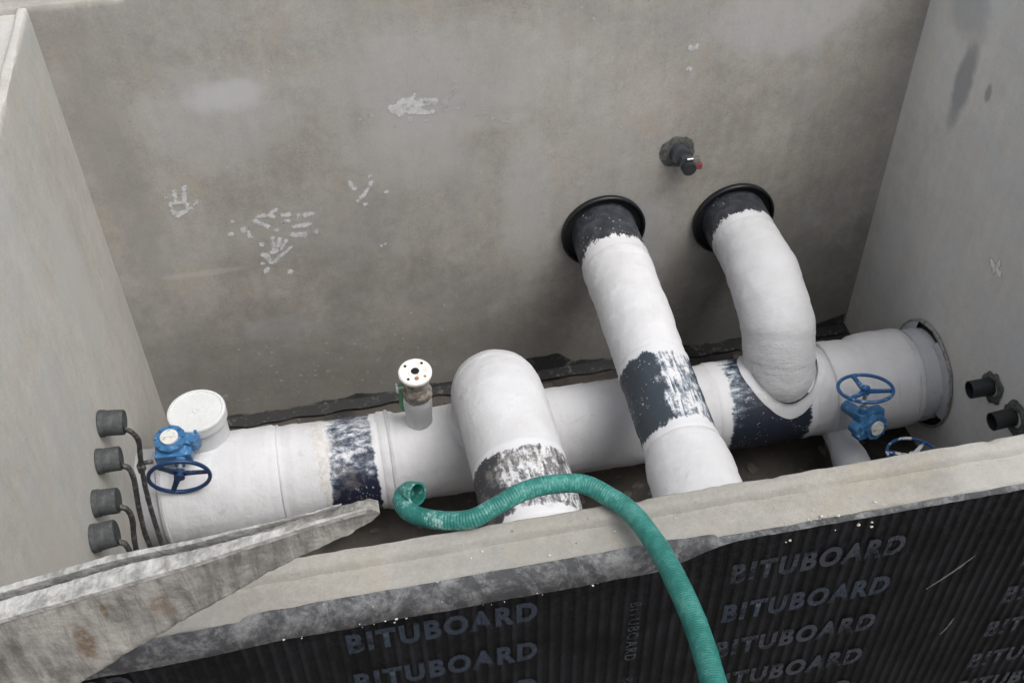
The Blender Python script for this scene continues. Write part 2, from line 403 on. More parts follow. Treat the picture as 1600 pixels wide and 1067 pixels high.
PM = film_mat('splashed_white_paint', (0.74, 0.74, 0.74), 0.90, -.70, .30)
PF = film_mat('faint_white_paint', (0.66, 0.66, 0.65), 0.5, -.5, .3)
h1=[(0.373,1.656,0.371,1.606,0.0085),(0.371,1.606,0.388,1.578,0.0102),(0.388,1.578,0.434,1.596,0.0085),(0.434,1.596,0.450,1.639,0.0085),(0.388,1.653,0.440,1.653,0.0068),(0.401,1.728,0.400,1.676,0.0068),(0.459,1.744,0.443,1.669,0.0085),(0.426,1.647,0.443,1.669,0.0068),(0.358,1.699,0.361,1.698,0.0068),(0.488,1.633,0.508,1.650,0.0068),(0.437,1.608,0.470,1.611,0.0051)]
h2=[(0.784,1.240,0.800,1.210,0.0153),(0.809,1.181,0.824,1.188,0.0102),(0.824,1.188,0.872,1.225,0.0085),(0.824,1.251,0.857,1.264,0.0085),(0.843,1.347,0.841,1.267,0.0068),(0.880,1.340,0.863,1.281,0.0068),(0.911,1.322,0.874,1.261,0.0068),(0.928,1.270,0.872,1.225,0.0068),(0.777,1.314,0.781,1.313,0.0102),(0.762,1.180,0.766,1.180,0.0085),(0.768,1.119,0.782,1.144,0.0068),(0.897,1.100,0.901,1.100,0.0085)]
h3=[(0.773,1.476,0.790,1.461,0.0102),(0.791,1.503,0.848,1.502,0.0085),(0.799,1.450,0.830,1.432,0.0102),(0.848,1.502,0.869,1.490,0.0068),(0.864,1.517,0.893,1.533,0.0068)]
h4=[(0.917,1.491,0.954,1.493,0.0085),(0.900,1.447,0.951,1.451,0.0068),(0.870,1.399,0.874,1.399,0.0102),(0.972,1.408,1.044,1.409,0.0102),(0.957,1.354,1.011,1.344,0.0136),(1.039,1.471,1.071,1.478,0.0102),(1.080,1.355,1.084,1.354,0.0085),(0.984,1.441,1.000,1.482,0.0068)]
h5=[(0.631,1.409,0.635,1.409,0.0102),(0.705,1.427,0.709,1.427,0.0153),(0.727,1.380,0.731,1.379,0.0102),(0.657,1.496,0.661,1.495,0.0051),(0.724,1.411,0.726,1.384,0.0051)]
s1=[(1.550,2.064,1.592,2.024,0.0153),(1.597,2.091,1.647,2.099,0.0136),(1.579,2.063,1.674,2.035,0.0204),(1.645,2.073,1.769,2.075,0.0153),(1.658,2.030,1.755,2.013,0.0119),(1.629,2.086,1.675,2.125,0.0051),(1.646,1.982,1.649,1.982,0.0085),(1.724,1.971,1.728,1.971,0.0068)]
s1b=[(1.824,2.060,1.883,2.126,0.0085),(1.839,2.039,1.818,2.015,0.0068),(1.873,2.164,1.877,2.164,0.0068),(1.923,2.039,1.927,2.038,0.0068),(1.985,1.962,2.026,1.971,0.0051),(2.023,1.847,2.027,1.846,0.0068),(1.381,2.016,1.385,2.015,0.0102),(1.445,2.037,1.449,2.036,0.0085),(2.068,1.927,2.152,1.892,0.0051)]
s2=[(1.292,1.645,1.311,1.601,0.0085),(1.327,1.527,1.364,1.559,0.0085),(1.364,1.559,1.409,1.627,0.0068),(1.398,1.670,1.402,1.670,0.0068),(1.475,1.554,1.479,1.553,0.0068),(1.356,1.496,1.360,1.496,0.0051),(1.439,1.203,1.443,1.203,0.0068),(1.420,1.193,1.424,1.192,0.0051)]
s3=[(3.108,2.207,3.139,2.211,0.0119),(3.111,2.088,3.116,2.088,0.0102)]
s4=[(-1.132,1.473,-1.217,1.469,0.0102),(-1.185,1.513,-1.163,1.440,0.0085)]

paint('handprint', h1, MT.get('x') or PM.m, back_wall, label='single white handprint with spread fingers')
paint('handprint', h2, PM.m, back_wall, label='white handprint, lowest of the cluster')
paint('handprint', h3, PM.m, back_wall, label='white handprint without fingers at the top of the cluster')
paint('handprint', h4, PM.m, back_wall, label='broken white handprint at the right of the cluster')
paint('paint_mark', h5, PM.m, back_wall)
paint('paint_smear', s1, PM.m, back_wall, label='wide white paint smear')
paint('paint_mark', s1b, PF.m, back_wall)
paint('paint_mark', s2, PM.m, back_wall)
paint('paint_mark', s3, PM.m, back_wall)
paint('paint_mark', s4, film_mat('bright_white_paint', (0.95, 0.95, 0.95), 1.0, -.9, .0).m, right_wall, 'right')
rs = random.Random(3)
paint('paint_splash', [(lambda x, z, w: (x, z, x+w*rs.uniform(-1, 2), z-w*rs.uniform(0, 2.5), w))(rs.uniform(0.35, 1.75), abs(rs.gauss(0.0, .3))+0.12, rs.uniform(.0008, .0045)) for _ in range(80)], PF.m, back_wall)
paint('paint_splash', [(lambda x, z, w: (x, z, x+w, z-w, w))(rs.uniform(0.3, 4.1), rs.uniform(0.3, 2.6), rs.uniform(.0015, .004)) for _ in range(60)], PF.m, back_wall)

# dark damp-proof coat along the foot of the back wall
DC = Mat('black_damp_coat', 0.6); q = DC.noise(DC.obj, 9, 6, 0.7); qs = DC.noise(DC.obj, 38, 5, 0.75)
DC.color(DC.mix((q*.5+qs*.6).ss(0.58, 0.70), (0.034, 0.034, 0.035), (0.19, 0.185, 0.18)))
def coat():
    vs, fs = [], []; n = 220
    for i in range(n+1):
        x = 0.02 + 4.36*i/n
        h = 0.030 + 0.05*noise.noise(Vector((x*2.2, 3, 1))) + 0.02*noise.noise(Vector((x*9, 3, 1))) + 0.008*noise.noise(Vector((x*31, 3, 1))) + (0.10 if 1.95 < x < 2.55 else 0)*min(1, (x-1.95)*6)*min(1, (2.55-x)*9) + (0.10*max(0, (x-4.1)/.3))
        vs += [(x, -0.0060, h), (x, -0.014, 0.02), (x, -0.10-0.03*noise.noise(Vector((x*7, 1, 1))), 0.022)]
    for i in range(n):
        a = i*3; fs += [(a, a+3, a+4, a+1), (a+1, a+4, a+5, a+2)]
    return mesh('damp_proof_coat', vs, fs)
link('damp_proof_coat', coat(), DC.m, back_wall)

# ================================================================== HEADER PIPE along the pit
HY, HZ = -0.92, 0.462
rh = prof([(0, .262), (.10, .262), (.102, .283), (.115, .288), (.40, .287), (.69, .282), (.715, .276), (.74, .268), (.80, .272), (.92, .262), (.95, .256), (1.24, .252), (1.245, .260), (1.262, .266), (1.30, .264), (1.33, .258), (1.345, .244),
           (1.38, .241), (1.60, .243), (2.2, .245), (3.05, .246), (3.16, .248), (3.6, .252), (3.74, .256), (3.76, .268), (3.80, .272), (3.90, .270), (3.935, .262), (3.95, .264), (3.985, .282), (4.08, .288), (4.22, .286), (4.26, .280), (4.275, .268), (4.33, .266), (4.44, .262)])
header = empty('header_pipe', (0, HY, 0), label='large white header pipe running the full width of the pit low above the floor', category='pipe')
HO = Vector((0, HY, 0))
def hp(name, x0, x1, mat, extra=0.0, amp=0.0055, parent=header, freq=4.5, ends=0.0, label=None):
    n = max(8, int((x1-x0)/0.012)); pts = line((x0, HY, HZ), (x1, HY, HZ), n)
    rr = [rh(p.x) + extra - (ends if i in (0, n-1) else 0) for i, p in enumerate(pts)]
    o = link(name, tube_mesh(name, pts, rr, 96, amp, freq, cap=(False, False), off=HO, wrap=.62), mat, parent)
    if label: o['label'] = label
    return o
hp('spigot', 0.0, 0.10, MT['greywhite'], label='grey end section against the side wall')
hp('pipe_body', 0.10, 4.265, MT['white'])
hp('spigot', 4.265, 4.44, white_paint('pipe_end_grey', (0.86, 0.88, 0.90), 0.5), label='narrower pale end entering the wall')
MT['bandL'] = band('main_band_left', lambda M, u, v, nx, ny, nz: (nz.ss(-0.2, 1.0))*0.95 - 0.32 + u.ss(0.35, 0.0)*0.35, dark=(0.012, 0.016, 0.035), mid=(0.24, 0.29, 0.37), dirty=0.25, dlo=.50, dhi=1.0)
hp('coating_band', 0.935, 1.243, MT['bandL'], 0.0046, ends=.004, label='navy coated band, splashed with white towards the top')
MT['bandR'] = band('main_band_right', lambda M, u, v, nx, ny, nz: (nz.ss(0.1, 1.0))*0.55 + u.ss(0.50, 0.0)*0.42 - 0.26, dark=(0.020, 0.026, 0.042), mid=(0.20, 0.26, 0.32), dlo=.46, dhi=.80)
hp('coating_band', 3.09, 3.64, MT['bandR'], 0.0046, ends=.004, label='dark coated band under the elbow branch')
# rusty cement stain beside the left band
SB = Mat('cement_stain', 0.8); sn = SB.noise(SB.obj, 7, 6, .7); su, sv_, _ = SB.xyz(SB.uv); sx, sy, sz = SB.xyz(SB.norm)
SB.color(SB.mix(SB.noise(SB.obj, 30, 5).ss(.4, .6), (0.46, 0.42, 0.37), (0.62, 0.60, 0.56)))
SB.alpha((sn*1.2 + sz*0.25 - (su-0.55).abs()*1.1).ss(0.45, 0.75)*0.55)
hp('cement_stain', 0.84, 1.02, SB.m, 0.0062)
# wrap edges (soft welded rings)
def ring(name, x, rad, w, mat, parent):
    pts = line((x-w, HY, HZ), (x+w, HY, HZ), 9)
    rr = [rad + w*0.7*math.sin(math.pi*i/8) - 0.003 for i in range(9)]
    return link(name, tube_mesh(name, pts, rr, 96, .0015, 9, cap=(False, False), off=HO), mat, parent)
for x, rr, w in ((0.125, .289, .010), (0.72, .277, .006), (0.50, .284, .004), (1.30, .2655, .012), (3.76, .271, .008), (4.23, .2855, .006), (4.10, .2885, .004)):
    ring('joint_ring', x, rr, w, MT['white'], header)

def wall_hole_mesh(name, cx, cy, cz, axis, r0, r1, depth, seed, seg=72, amp=0.018):
    """ragged ring of mortar round an opening: inner radius r0, outer r1, standing proud by depth"""
    vs, fs = [], []
    for k in range(seg):
        an = 2*math.pi*k/seg; c, s = math.cos(an), math.sin(an); nn = noise.noise(Vector((c*2+seed, s*2, 0))) + 0.25*noise.noise(Vector((c*5+seed, s*5, 2)))
        for j, (r, d) in enumerate(((r0, depth*0.2), (r0+(r1-r0)*.3, depth), (r0+(r1-r0)*.75, depth*.75), (r1+amp*nn, 0.0005))):
            if j == 1: d += depth*.6*noise.noise(Vector((c*9, s*9, seed)))
            if axis == 'X-': vs.append((cx-d, cy+r*c, cz+r*s))
            elif axis == 'X+': vs.append((cx+d, cy+r*c, cz+r*s))
            else: vs.append((cx+r*c, cy-d, cz+r*s))
    for k in range(seg):
        a, b = k*4, ((k+1) % seg)*4
        for j in range(3): fs.append((a+j, a+j+1, b+j+1, b+j))
    me = mesh(name, vs, fs, True); bm = bmesh.new(); bm.from_mesh(me); bmesh.ops.recalc_face_normals(bm, faces=bm.faces[:]); bm.to_mesh(me); bm.free(); return me
def disc_mesh(name, c, axis, r, seg=64):
    vs = []
    for k in range(seg):
        a = 2*math.pi*k/seg
        vs.append((c[0], c[1]+r*math.cos(a), c[2]+r*math.sin(a)) if axis == 'X' else (c[0]+r*math.cos(a), c[1], c[2]+r*math.sin(a)))
    return mesh(name, vs, [tuple(range(seg))])
MOR = Mat('rough_mortar', 0.95); mn = MOR.noise(MOR.obj, 40, 5, .7)
MOR.color(MOR.mix(mn.ss(.35, .65), (0.20, 0.195, 0.18), (0.42, 0.415, 0.40))); MOR.bump(mn, .8, .01)
DMOR = Mat('dark_damp_mortar', 0.85); mn = DMOR.noise(DMOR.obj, 40, 5, .7)
DMOR.color(DMOR.mix(mn.ss(.35, .65), (0.055, 0.062, 0.058), (0.14, 0.145, 0.135))); DMOR.bump(mn, .8, .01)
BLK = Mat('void_black', 0.9); BLK.color((0.008, 0.008, 0.009))
col_ = Vector((4.4, HY, HZ))
link('wall_opening', disc_mesh('wall_opening', (W-0.0062, HY, HZ), 'X', .308), BLK.m, right_wall)
link('mortar_ring', wall_hole_mesh('mortar_ring', W-0.006, HY, HZ, 'X-', .303, .322, .014, 3.3), MOR.m, right_wall)

# mortar packing between pipe end and opening, missing at the top and at the lower front
def packing():
    vs, fs = [], []; seg = 120; idx = {}
    for k in range(seg):
        an = 2*math.pi*k/seg; c, s = math.cos(an), math.sin(an)   # c: y, s: z
        dd = math.degrees(an) % 360
        gap = (abs((dd-78+180) % 360-180) < 19) or (abs((dd-222+180) % 360-180) < 25)
        if gap: continue
        w = .008*noise.noise(Vector((c*7, s*7, 4)))
        idx[k] = len(vs)
        for r, d in ((.262, .03), (.282, .026+w), (.309, .010)):
            vs.append((W-.006-d, HY+c*r, HZ+s*r))
    for k in range(seg):
        k2 = (k+1) % seg
        if k in idx and k2 in idx:
            a, b = idx[k], idx[k2]
            for j in range(2): fs.append((a+j, a+j+1, b+j+1, b+j))
    return mesh('mortar_packing', vs, fs, True)
PK = white_paint('painted_packing', (0.72, 0.74, 0.76), .5)
link('mortar_packing', packing(), PK, right_wall)

# ================================================================== WALL SLEEVES and the three big branch pipes
SLV = Mat('black_plastic_sleeve', 0.35, spec=0.5); SLV.color((0.012, 0.014, 0.018))
def sleeve(x, z, label):
    e = empty('wall_sleeve', (x, 0, z), label=label, category='pipe sleeve', group='black sleeves in the back wall')
    def b(bm):
        n = 72; prof_ = [(-0.004, .246), (-0.030, .249), (-0.036, .243), (-0.034, .234), (-0.010, .232), (-0.0065, .231)]
        rings = [[bm.verts.new((r*math.cos(2*math.pi*k/n), y, r*math.sin(2*math.pi*k/n))) for k in range(n)] for y, r in prof_]
        for i in range(len(rings)-1):
            for k in range(n): bm.faces.new((rings[i][k], rings[i+1][k], rings[i+1][(k+1) % n], rings[i][(k+1) % n])).smooth = True
        bmesh.ops.recalc_face_normals(bm, faces=bm.faces[:])
    bm_obj('rim', b, SLV.m, e)
    me = disc_mesh('seal', (0, -0.0075, 0), 'Y', .2345); link('seal', me, BLK.m, e)
sleeve(2.692, 1.092, 'black round wall sleeve around the straight sloping pipe')
sleeve(3.482, 1.050, 'black round wall sleeve around the elbow pipe')

MT['bare'] = band('bare_dark_pipe', lambda M, u, v, nx, ny, nz: u.ss(0.35, 1.15)*0.25 - 0.10, dark=(0.030, 0.034, 0.044), mid=(0.060, 0.065, 0.08), dlo=.55, dhi=.72)
# the bare end has its white only on the far edge
def bare_mat():
    M = Mat('bare_dark_pipe_end', 0.5, spec=0.45); u, v, _ = M.xyz(M.uv)
    n3 = M.noise(M.obj, 13, 5, .7, .4); n2 = M.noise(M.obj, 45, 5, .75); nx, ny, nz = M.xyz(M.norm)
    jag = M.noise(M.vec(M.uv, (2, 26, 1)), 1.0, 5, .7)
    f = u + (jag-.5)*.55 + (n2-.5)*.4
    col = M.mix(n3.ss(.35, .7), (0.026, 0.030, 0.038), (0.070, 0.074, 0.088))
    sp = M.vor(M.obj, 34).ss(0.22, 0.10)*M.noise(M.obj, 8, 3).ss(.47, .56)*n2.ss(.35, .5)
    col = M.mix(sp*.75, col, (0.50, 0.52, 0.56)); col = M.mix(f.ss(0.76, 0.80), col, WHITE)
    M.color(col); M.bump(n3*.5+f.ss(.76, .8)*.4, .5, .006); return M.m
MT['bare_end'] = bare_mat()

# straight pipe over the header, from the back wall out through the front
straight = empty('straight_pipe', (2.692, 0, 1.095), label='straight white pipe sloping forward over the header with a black splashed band in its middle', category='pipe')
SO = Vector((2.692, 0, 1.095))
def sp_pt(s): # s metres forward
    return Vector((2.692 - 0.018*s - 0.012*max(0, s-.8), -s, 1.095 - 0.02*s))
rs_ = prof([(0, .186), (.30, .188), (.34, .193), (.8, .186), (1.05, .180), (1.28, .178), (1.62, .178), (1.66, .184), (1.72, .198), (1.80, .205), (2.2, .206), (3.2, .204)])
def spt(name, s0, s1, mat, extra=0, ends=0, amp=.0055, **k):
    n = int((s1-s0)/.012); ss_ = [s0+(s1-s0)*i/(n-1) for i in range(n)]
    pts = [sp_pt(s) for s in ss_]; rr = [rs_(s)+extra-(ends if i in (0, n-1) else 0) for i, s in enumerate(ss_)]
    o = link(name, tube_mesh(name, pts, rr, 96, amp, 4.5, cap=(False, False), off=SO, seed=2, wrap=.62), mat, straight)
    for a, b in k.items(): o[a] = b
    return o
spt('pipe_body', 0.27, 3.15, MT['white'])
spt('bare_end', 0.004, 0.36, MT['bare_end'], .0022, ends=0, label='dark unpainted end at the wall sleeve')
MT['bandA'] = band('straight_band', lambda M, u, v, nx, ny, nz: ((nx*0.95 + nz*0.45 + (M.noise(M.obj, 9, 4, .7)-.5)*.9).ss(-0.02, 0.36))*((nx*1.0 - nz*.15 + (M.noise(M.obj, 14, 4, .7)-.5)*.5).ss(0.86, 0.62))*0.62 - 0.20, stroke=1.4,
    dark=(0.040, 0.052, 0.066), mid=(0.30, 0.34, 0.40), dlo=.36, dhi=.50)
spt('coating_band', 1.11, 1.67, MT['bandA'], .0046, .004, label='black band smeared with white brush strokes')

# elbow pipe: from the wall, then down into the header
EX, EZ = 3.482, 1.055
elbow = empty('elbow_pipe', (EX, 0, EZ), label='white elbow pipe that leaves the back wall and bends down into the header', category='pipe')
EO = Vector((EX, 0, EZ)); RB = 0.42
def mitre(corners, step=.012, soft=5):
    out = []
    for a, c2 in zip(corners, corners[1:]):
        a, c2 = Vector(a), Vector(c2); n = max(2, int((c2-a).length/step)); out += [a+(c2-a)*(k/n) for k in range(n)]
    out.append(Vector(corners[-1]))
    for _ in range(soft): out = [out[0]] + [(out[k-1]+out[k]*2+out[k+1])/4 for k in range(1, len(out)-1)] + [out[-1]]
    return out
ecor = [(EX, 0, EZ), (EX, -.50, EZ), (EX+.002, -.80, EZ-.13), (EX+.004, HY, EZ-.40), (EX+.004, HY, .50)]
EP = mitre(ecor, .0125, 45)
cum = [0]
for k in range(1, len(EP)): cum.append(cum[-1]+(EP[k]-EP[k-1]).length)
def near_u(pt): k = min(range(len(EP)), key=lambda q: (EP[q]-Vector(pt)).length); return cum[k]/cum[-1]
ub = [near_u(p) for p in ecor[1:4]]
def re_(u):
    r = prof([(0, .188), (.25, .190), (.45, .196), (.7, .199), (1, .197)])(u)
    for q in ub: r += .0045*math.exp(-((u-q)/.030)**2)
    return r
link('pipe_body', tube_mesh('pipe_body', EP, re_, 96, .0055, 4.5, cap=(False, False), off=EO, seed=5, wrap=.62), MT['white'], elbow)
k0 = [p for p in EP if p.y > -0.245]
link('bare_end', tube_mesh('bare_end', [Vector((EX, -.004-.24*i/19, EZ)) for i in range(20)], .1915, 96, .0055, 4.5, cap=(False, False), off=EO, seed=5), MT['bare_end'], elbow, label='dark unpainted end at the wall sleeve')
def saddle(cx, r_in, r_out, h, name, parent, off, mat):
    vs, fs = [], []; seg = 96; ringsN = 10
    for k in range(seg):
        a = 2*math.pi*k/seg
        for j in range(ringsN):
            t = j/(ringsN-1); r = r_in+(r_out-r_in)*t
            y = r*math.sin(a); x = cx + r*math.cos(a); Rm = rh(x)
            z = HZ + math.sqrt(max(Rm*Rm-y*y, 1e-5)) if abs(y) < Rm else HZ
            hh = h*(1.6*math.exp(-t*5) + .32*(1-t**3)) + .0075
            if abs(y) > Rm*0.97: z = HZ + Rm*.24
            d = Vector((0, y, z-HZ)); d.normalize()
            vs.append(Vector((x, HY+y, z)) + d*hh + Vector((0, 0, .001)) + Vector((1, 1, 1))*.003*noise.noise(Vector((x*20, y*20, z*20))) - off)
    for k in range(seg):
        for j in range(ringsN-1):
            a, b = k*ringsN+j, ((k+1) % seg)*ringsN+j; fs.append((a, a+1, b+1, b))
    me = mesh(name, vs, fs, True); bm = bmesh.new(); bm.from_mesh(me); bmesh.ops.recalc_face_normals(bm, faces=bm.faces[:]); bm.to_mesh(me); bm.free()
    link(name, me, mat, parent)
saddle(EX+.004, .195, .238, .009, 'weld_saddle', elbow, EO, MT['white'])

# domed pipe: rises from the header, bends forward and leaves over the front
CX, CZ = 1.868, 1.045
domed = empty('bent_pipe', (CX, HY, .5), label='white pipe with a rounded top that rises from the header and turns forward', category='pipe')
CO = Vector((CX, HY, .5)); RC = .31
pts = [Vector((CX, HY, z)) for z in (.5, .55, .6, .65, CZ-RC)] + [Vector((CX, HY-RC+RC*math.cos(a), CZ-RC+RC*math.sin(a))) for a in [math.pi/2*k/12 for k in range(1, 13)]] + [Vector((CX-.0+.012*s, HY-RC-s, CZ)) for s in (.2, .5, .8, 1.1, 1.4, 1.75)]
CP = resample(pts, 170)
rc_ = prof([(0, .222), (.30, .226), (.5, .224), (.7, .222), (1, .222)])
link('pipe_body', tube_mesh('pipe_body', CP, rc_, 96, .0055, 4.5, cap=(False, False), off=CO, seed=9, wrap=.62), MT['white'], domed)
MT['bandC'] = band('bent_pipe_band', lambda M, u, v, nx, ny, nz: (nx + (M.noise(M.obj, 10, 4, .7)-.5)*.6).ss(-0.80, -0.45)*0.66 - 0.16, stroke=1.2, dark=(0.045, 0.048, 0.055), mid=(0.24, 0.24, 0.25), dirty=.5, dlo=.44, dhi=.66)
yb0, yb1 = -1.60, -2.04
link('coating_band', tube_mesh('coating_band', [Vector((CX+.012*(-(yb0+(yb1-yb0)*i/39)-1.23), yb0+(yb1-yb0)*i/39, CZ)) for i in range(40)], [.2278 if 0 < i < 39 else .2240 for i in range(40)], 96, .0055, 4.5, cap=(False, False), off=CO, seed=9), MT['bandC'], domed, label='grey and black scuffed band')
saddle(CX, .22, .255, .012, 'weld_saddle', domed, CO, MT['white'])
# ================================================================== small pipework
# capped stub at the left, behind the valve
cs = empty('capped_stub', (0.352, -0.79, 0.60), label='short upright white stub with a round flat white cap in the left rear corner', category='pipe cap')
link('stub', tube_mesh('stub', line((0, 0, 0), (0, 0, .30), 20), .133, 64, .002, 6, cap=(False, False)), MT['white'], cs)
def capb(bm):
    n = 72; pr = [(.142, .268), (.147, .272), (.148, .325), (.145, .331), (.132, .333), (.128, .3285), (.02, .3285), (.018, .333), (.006, .333), (.003, .327)]
    rg = [[bm.verts.new((r*math.cos(2*math.pi*k/n), r*math.sin(2*math.pi*k/n), z)) for k in range(n)] for r, z in pr]
    for i in range(len(rg)-1):
        for k in range(n): bm.faces.new((rg[i][k], rg[i][(k+1) % n], rg[i+1][(k+1) % n], rg[i+1][k]))
    bm.faces.new(rg[-1])
bm_obj('cap', capb, MT['white_clean'], cs, bevel=.0015)

# flanged riser
MD = Mat('dirty_cement_covered_metal', 0.8); a_ = MD.noise(MD.obj, 30, 6, .7)
MD.color(MD.mix(a_.ss(.35, .65), (0.16, 0.13, 0.10), (0.40, 0.38, 0.34))); MD.bump(a_, .8, .008)
FL = Mat('white_flange_plastic', 0.5); a_ = FL.noise(FL.obj, 26, 5, .7)
FL.color(FL.mix(a_.ss(.52, .68)*.6, (0.80, 0.78, 0.74), (0.45, 0.36, 0.28))); FL.bump(a_, .4, .004)
RU = Mat('rust', 0.9); RU.color((0.30, 0.16, 0.09))
GRN = Mat('green_plastic', 0.5); GRN.color((0.02, 0.20, 0.07))
rz = empty('flanged_riser', (1.473, -0.885, 0.66), (R(7), 0, 0), label='small upright white riser with an open bolted flange on top standing on the header pipe', category='pipe flange')
link('stub', tube_mesh('stub', line((0, 0, 0), (0, 0, .270), 20), prof([(0, .080), (.06, .071), (.45, .070), (.5, .0725), (.85, .074), (1, .070)]), 48, .002, 12, cap=(False, False), rough_end=.01), MT['white'], rz)
link('neck', tube_mesh('neck', line((0, 0, .25), (0, 0, .450), 24), prof([(0, .064), (.1, .072), (.35, .078), (.5, .070), (.65, .060), (.8, .066), (1, .072)]), 48, .009, 16, cap=(False, False)), MD.m, rz)
def flb(bm):
    n = 64; pr = [(.020, .415), (.020, .472), (.023, .475), (.034, .475), (.036, .472), (.079, .471), (.085, .465), (.085, .451), (.081, .446), (.055, .446)]
    rg = [[bm.verts.new((r*math.cos(2*math.pi*k/n), r*math.sin(2*math.pi*k/n), z)) for k in range(n)] for r, z in pr]
    for i in range(len(rg)-1):
        for k in range(n): bm.faces.new((rg[i][k], rg[i][(k+1) % n], rg[i+1][(k+1) % n], rg[i+1][k]))
    bmesh.ops.recalc_face_normals(bm, faces=bm.faces[:])
fl = bm_obj('flange', flb, FL.m, rz)
bm_obj('bore', lambda bm: add_cyl(bm, (0, 0, .460), .0235, .026), BLK.m, fl)
for k, aa in enumerate((40, 130, 220, 310)):
    bm_obj('bolt_hole', lambda bm: add_cyl(bm, (.060*math.cos(R(aa+8)), .060*math.sin(R(aa+8)), .4705), .0075, .004), BLK.m if k != 3 else RU.m, fl)
bm_obj('rust_mark', lambda bm: add_cyl(bm, (.002, -.047, .4705), .012, .0035, seg=9), RU.m, fl)
def wingb(bm):
    add_cyl(bm, (-.082, -.01, .365), .007, .04, 'X'); add_torus(bm, (-.100, -.01, .365), .022, .006, 'X', 20, 8); add_box(bm, (-.100, -.01, .365), (.008, .01, .06))
bm_obj('lever', wingb, MT['greywhite'], rz)
bm_obj('green_tag', lambda bm: (add_cyl(bm, (-.060, .050, .20), .034, .18), ), GRN.m, rz, bevel=.006)

# ------------------------------------------------------------------ valve gearboxes with handwheels
BL = Mat('blue_valve_paint', 0.38, spec=0.5); b1 = BL.noise(BL.obj, 20, 5, .7); b2 = BL.noise(BL.obj, 55, 5, .75)
c_ = BL.mix(b1.ss(.4, .65), (0.035, 0.13, 0.29), (0.055, 0.19, 0.38)); c_ = BL.mix((b2*.6+b1*.4).ss(.565, .62)*.75, c_, (0.40, 0.50, 0.58)); BL.color(c_); BL.bump(b2, .2, .004)
BD = Mat('blue_wheel_paint', 0.4); b1 = BD.noise(BD.obj, 30, 5, .7); BD.color(BD.mix(b1.ss(.62, .68), (0.012, 0.042, 0.125), (0.10, 0.16, 0.24)))
BW = Mat('blue_wheel_paint_bright', 0.4); b1 = BW.noise(BW.obj, 26, 5, .7); BW.color(BW.mix(b1.ss(.55, .63), (0.015, 0.085, 0.23), (0.20, 0.32, 0.45)))
BX = Mat('blue_wheel_splashed_white', 0.5); b1 = BX.noise(BX.obj, 14, 4, .6); nx_, ny_, nz_ = BX.xyz(BX.norm)
BX.color(BX.mix((b1 + nz_*.10).ss(.57, .62), (0.02, 0.10, 0.26), (0.72, 0.74, 0.76)))
STL = Mat('bare_steel_shaft', 0.4, metal=0.7); STL.color((0.45, 0.44, 0.42))
DIAL = Mat('indicator_dial', 0.5); d1 = DIAL.noise(DIAL.obj, 45, 4, .7); DIAL.color(DIAL.mix(d1.ss(.5, .65), (0.66, 0.66, 0.63), (0.36, 0.38, 0.38)))

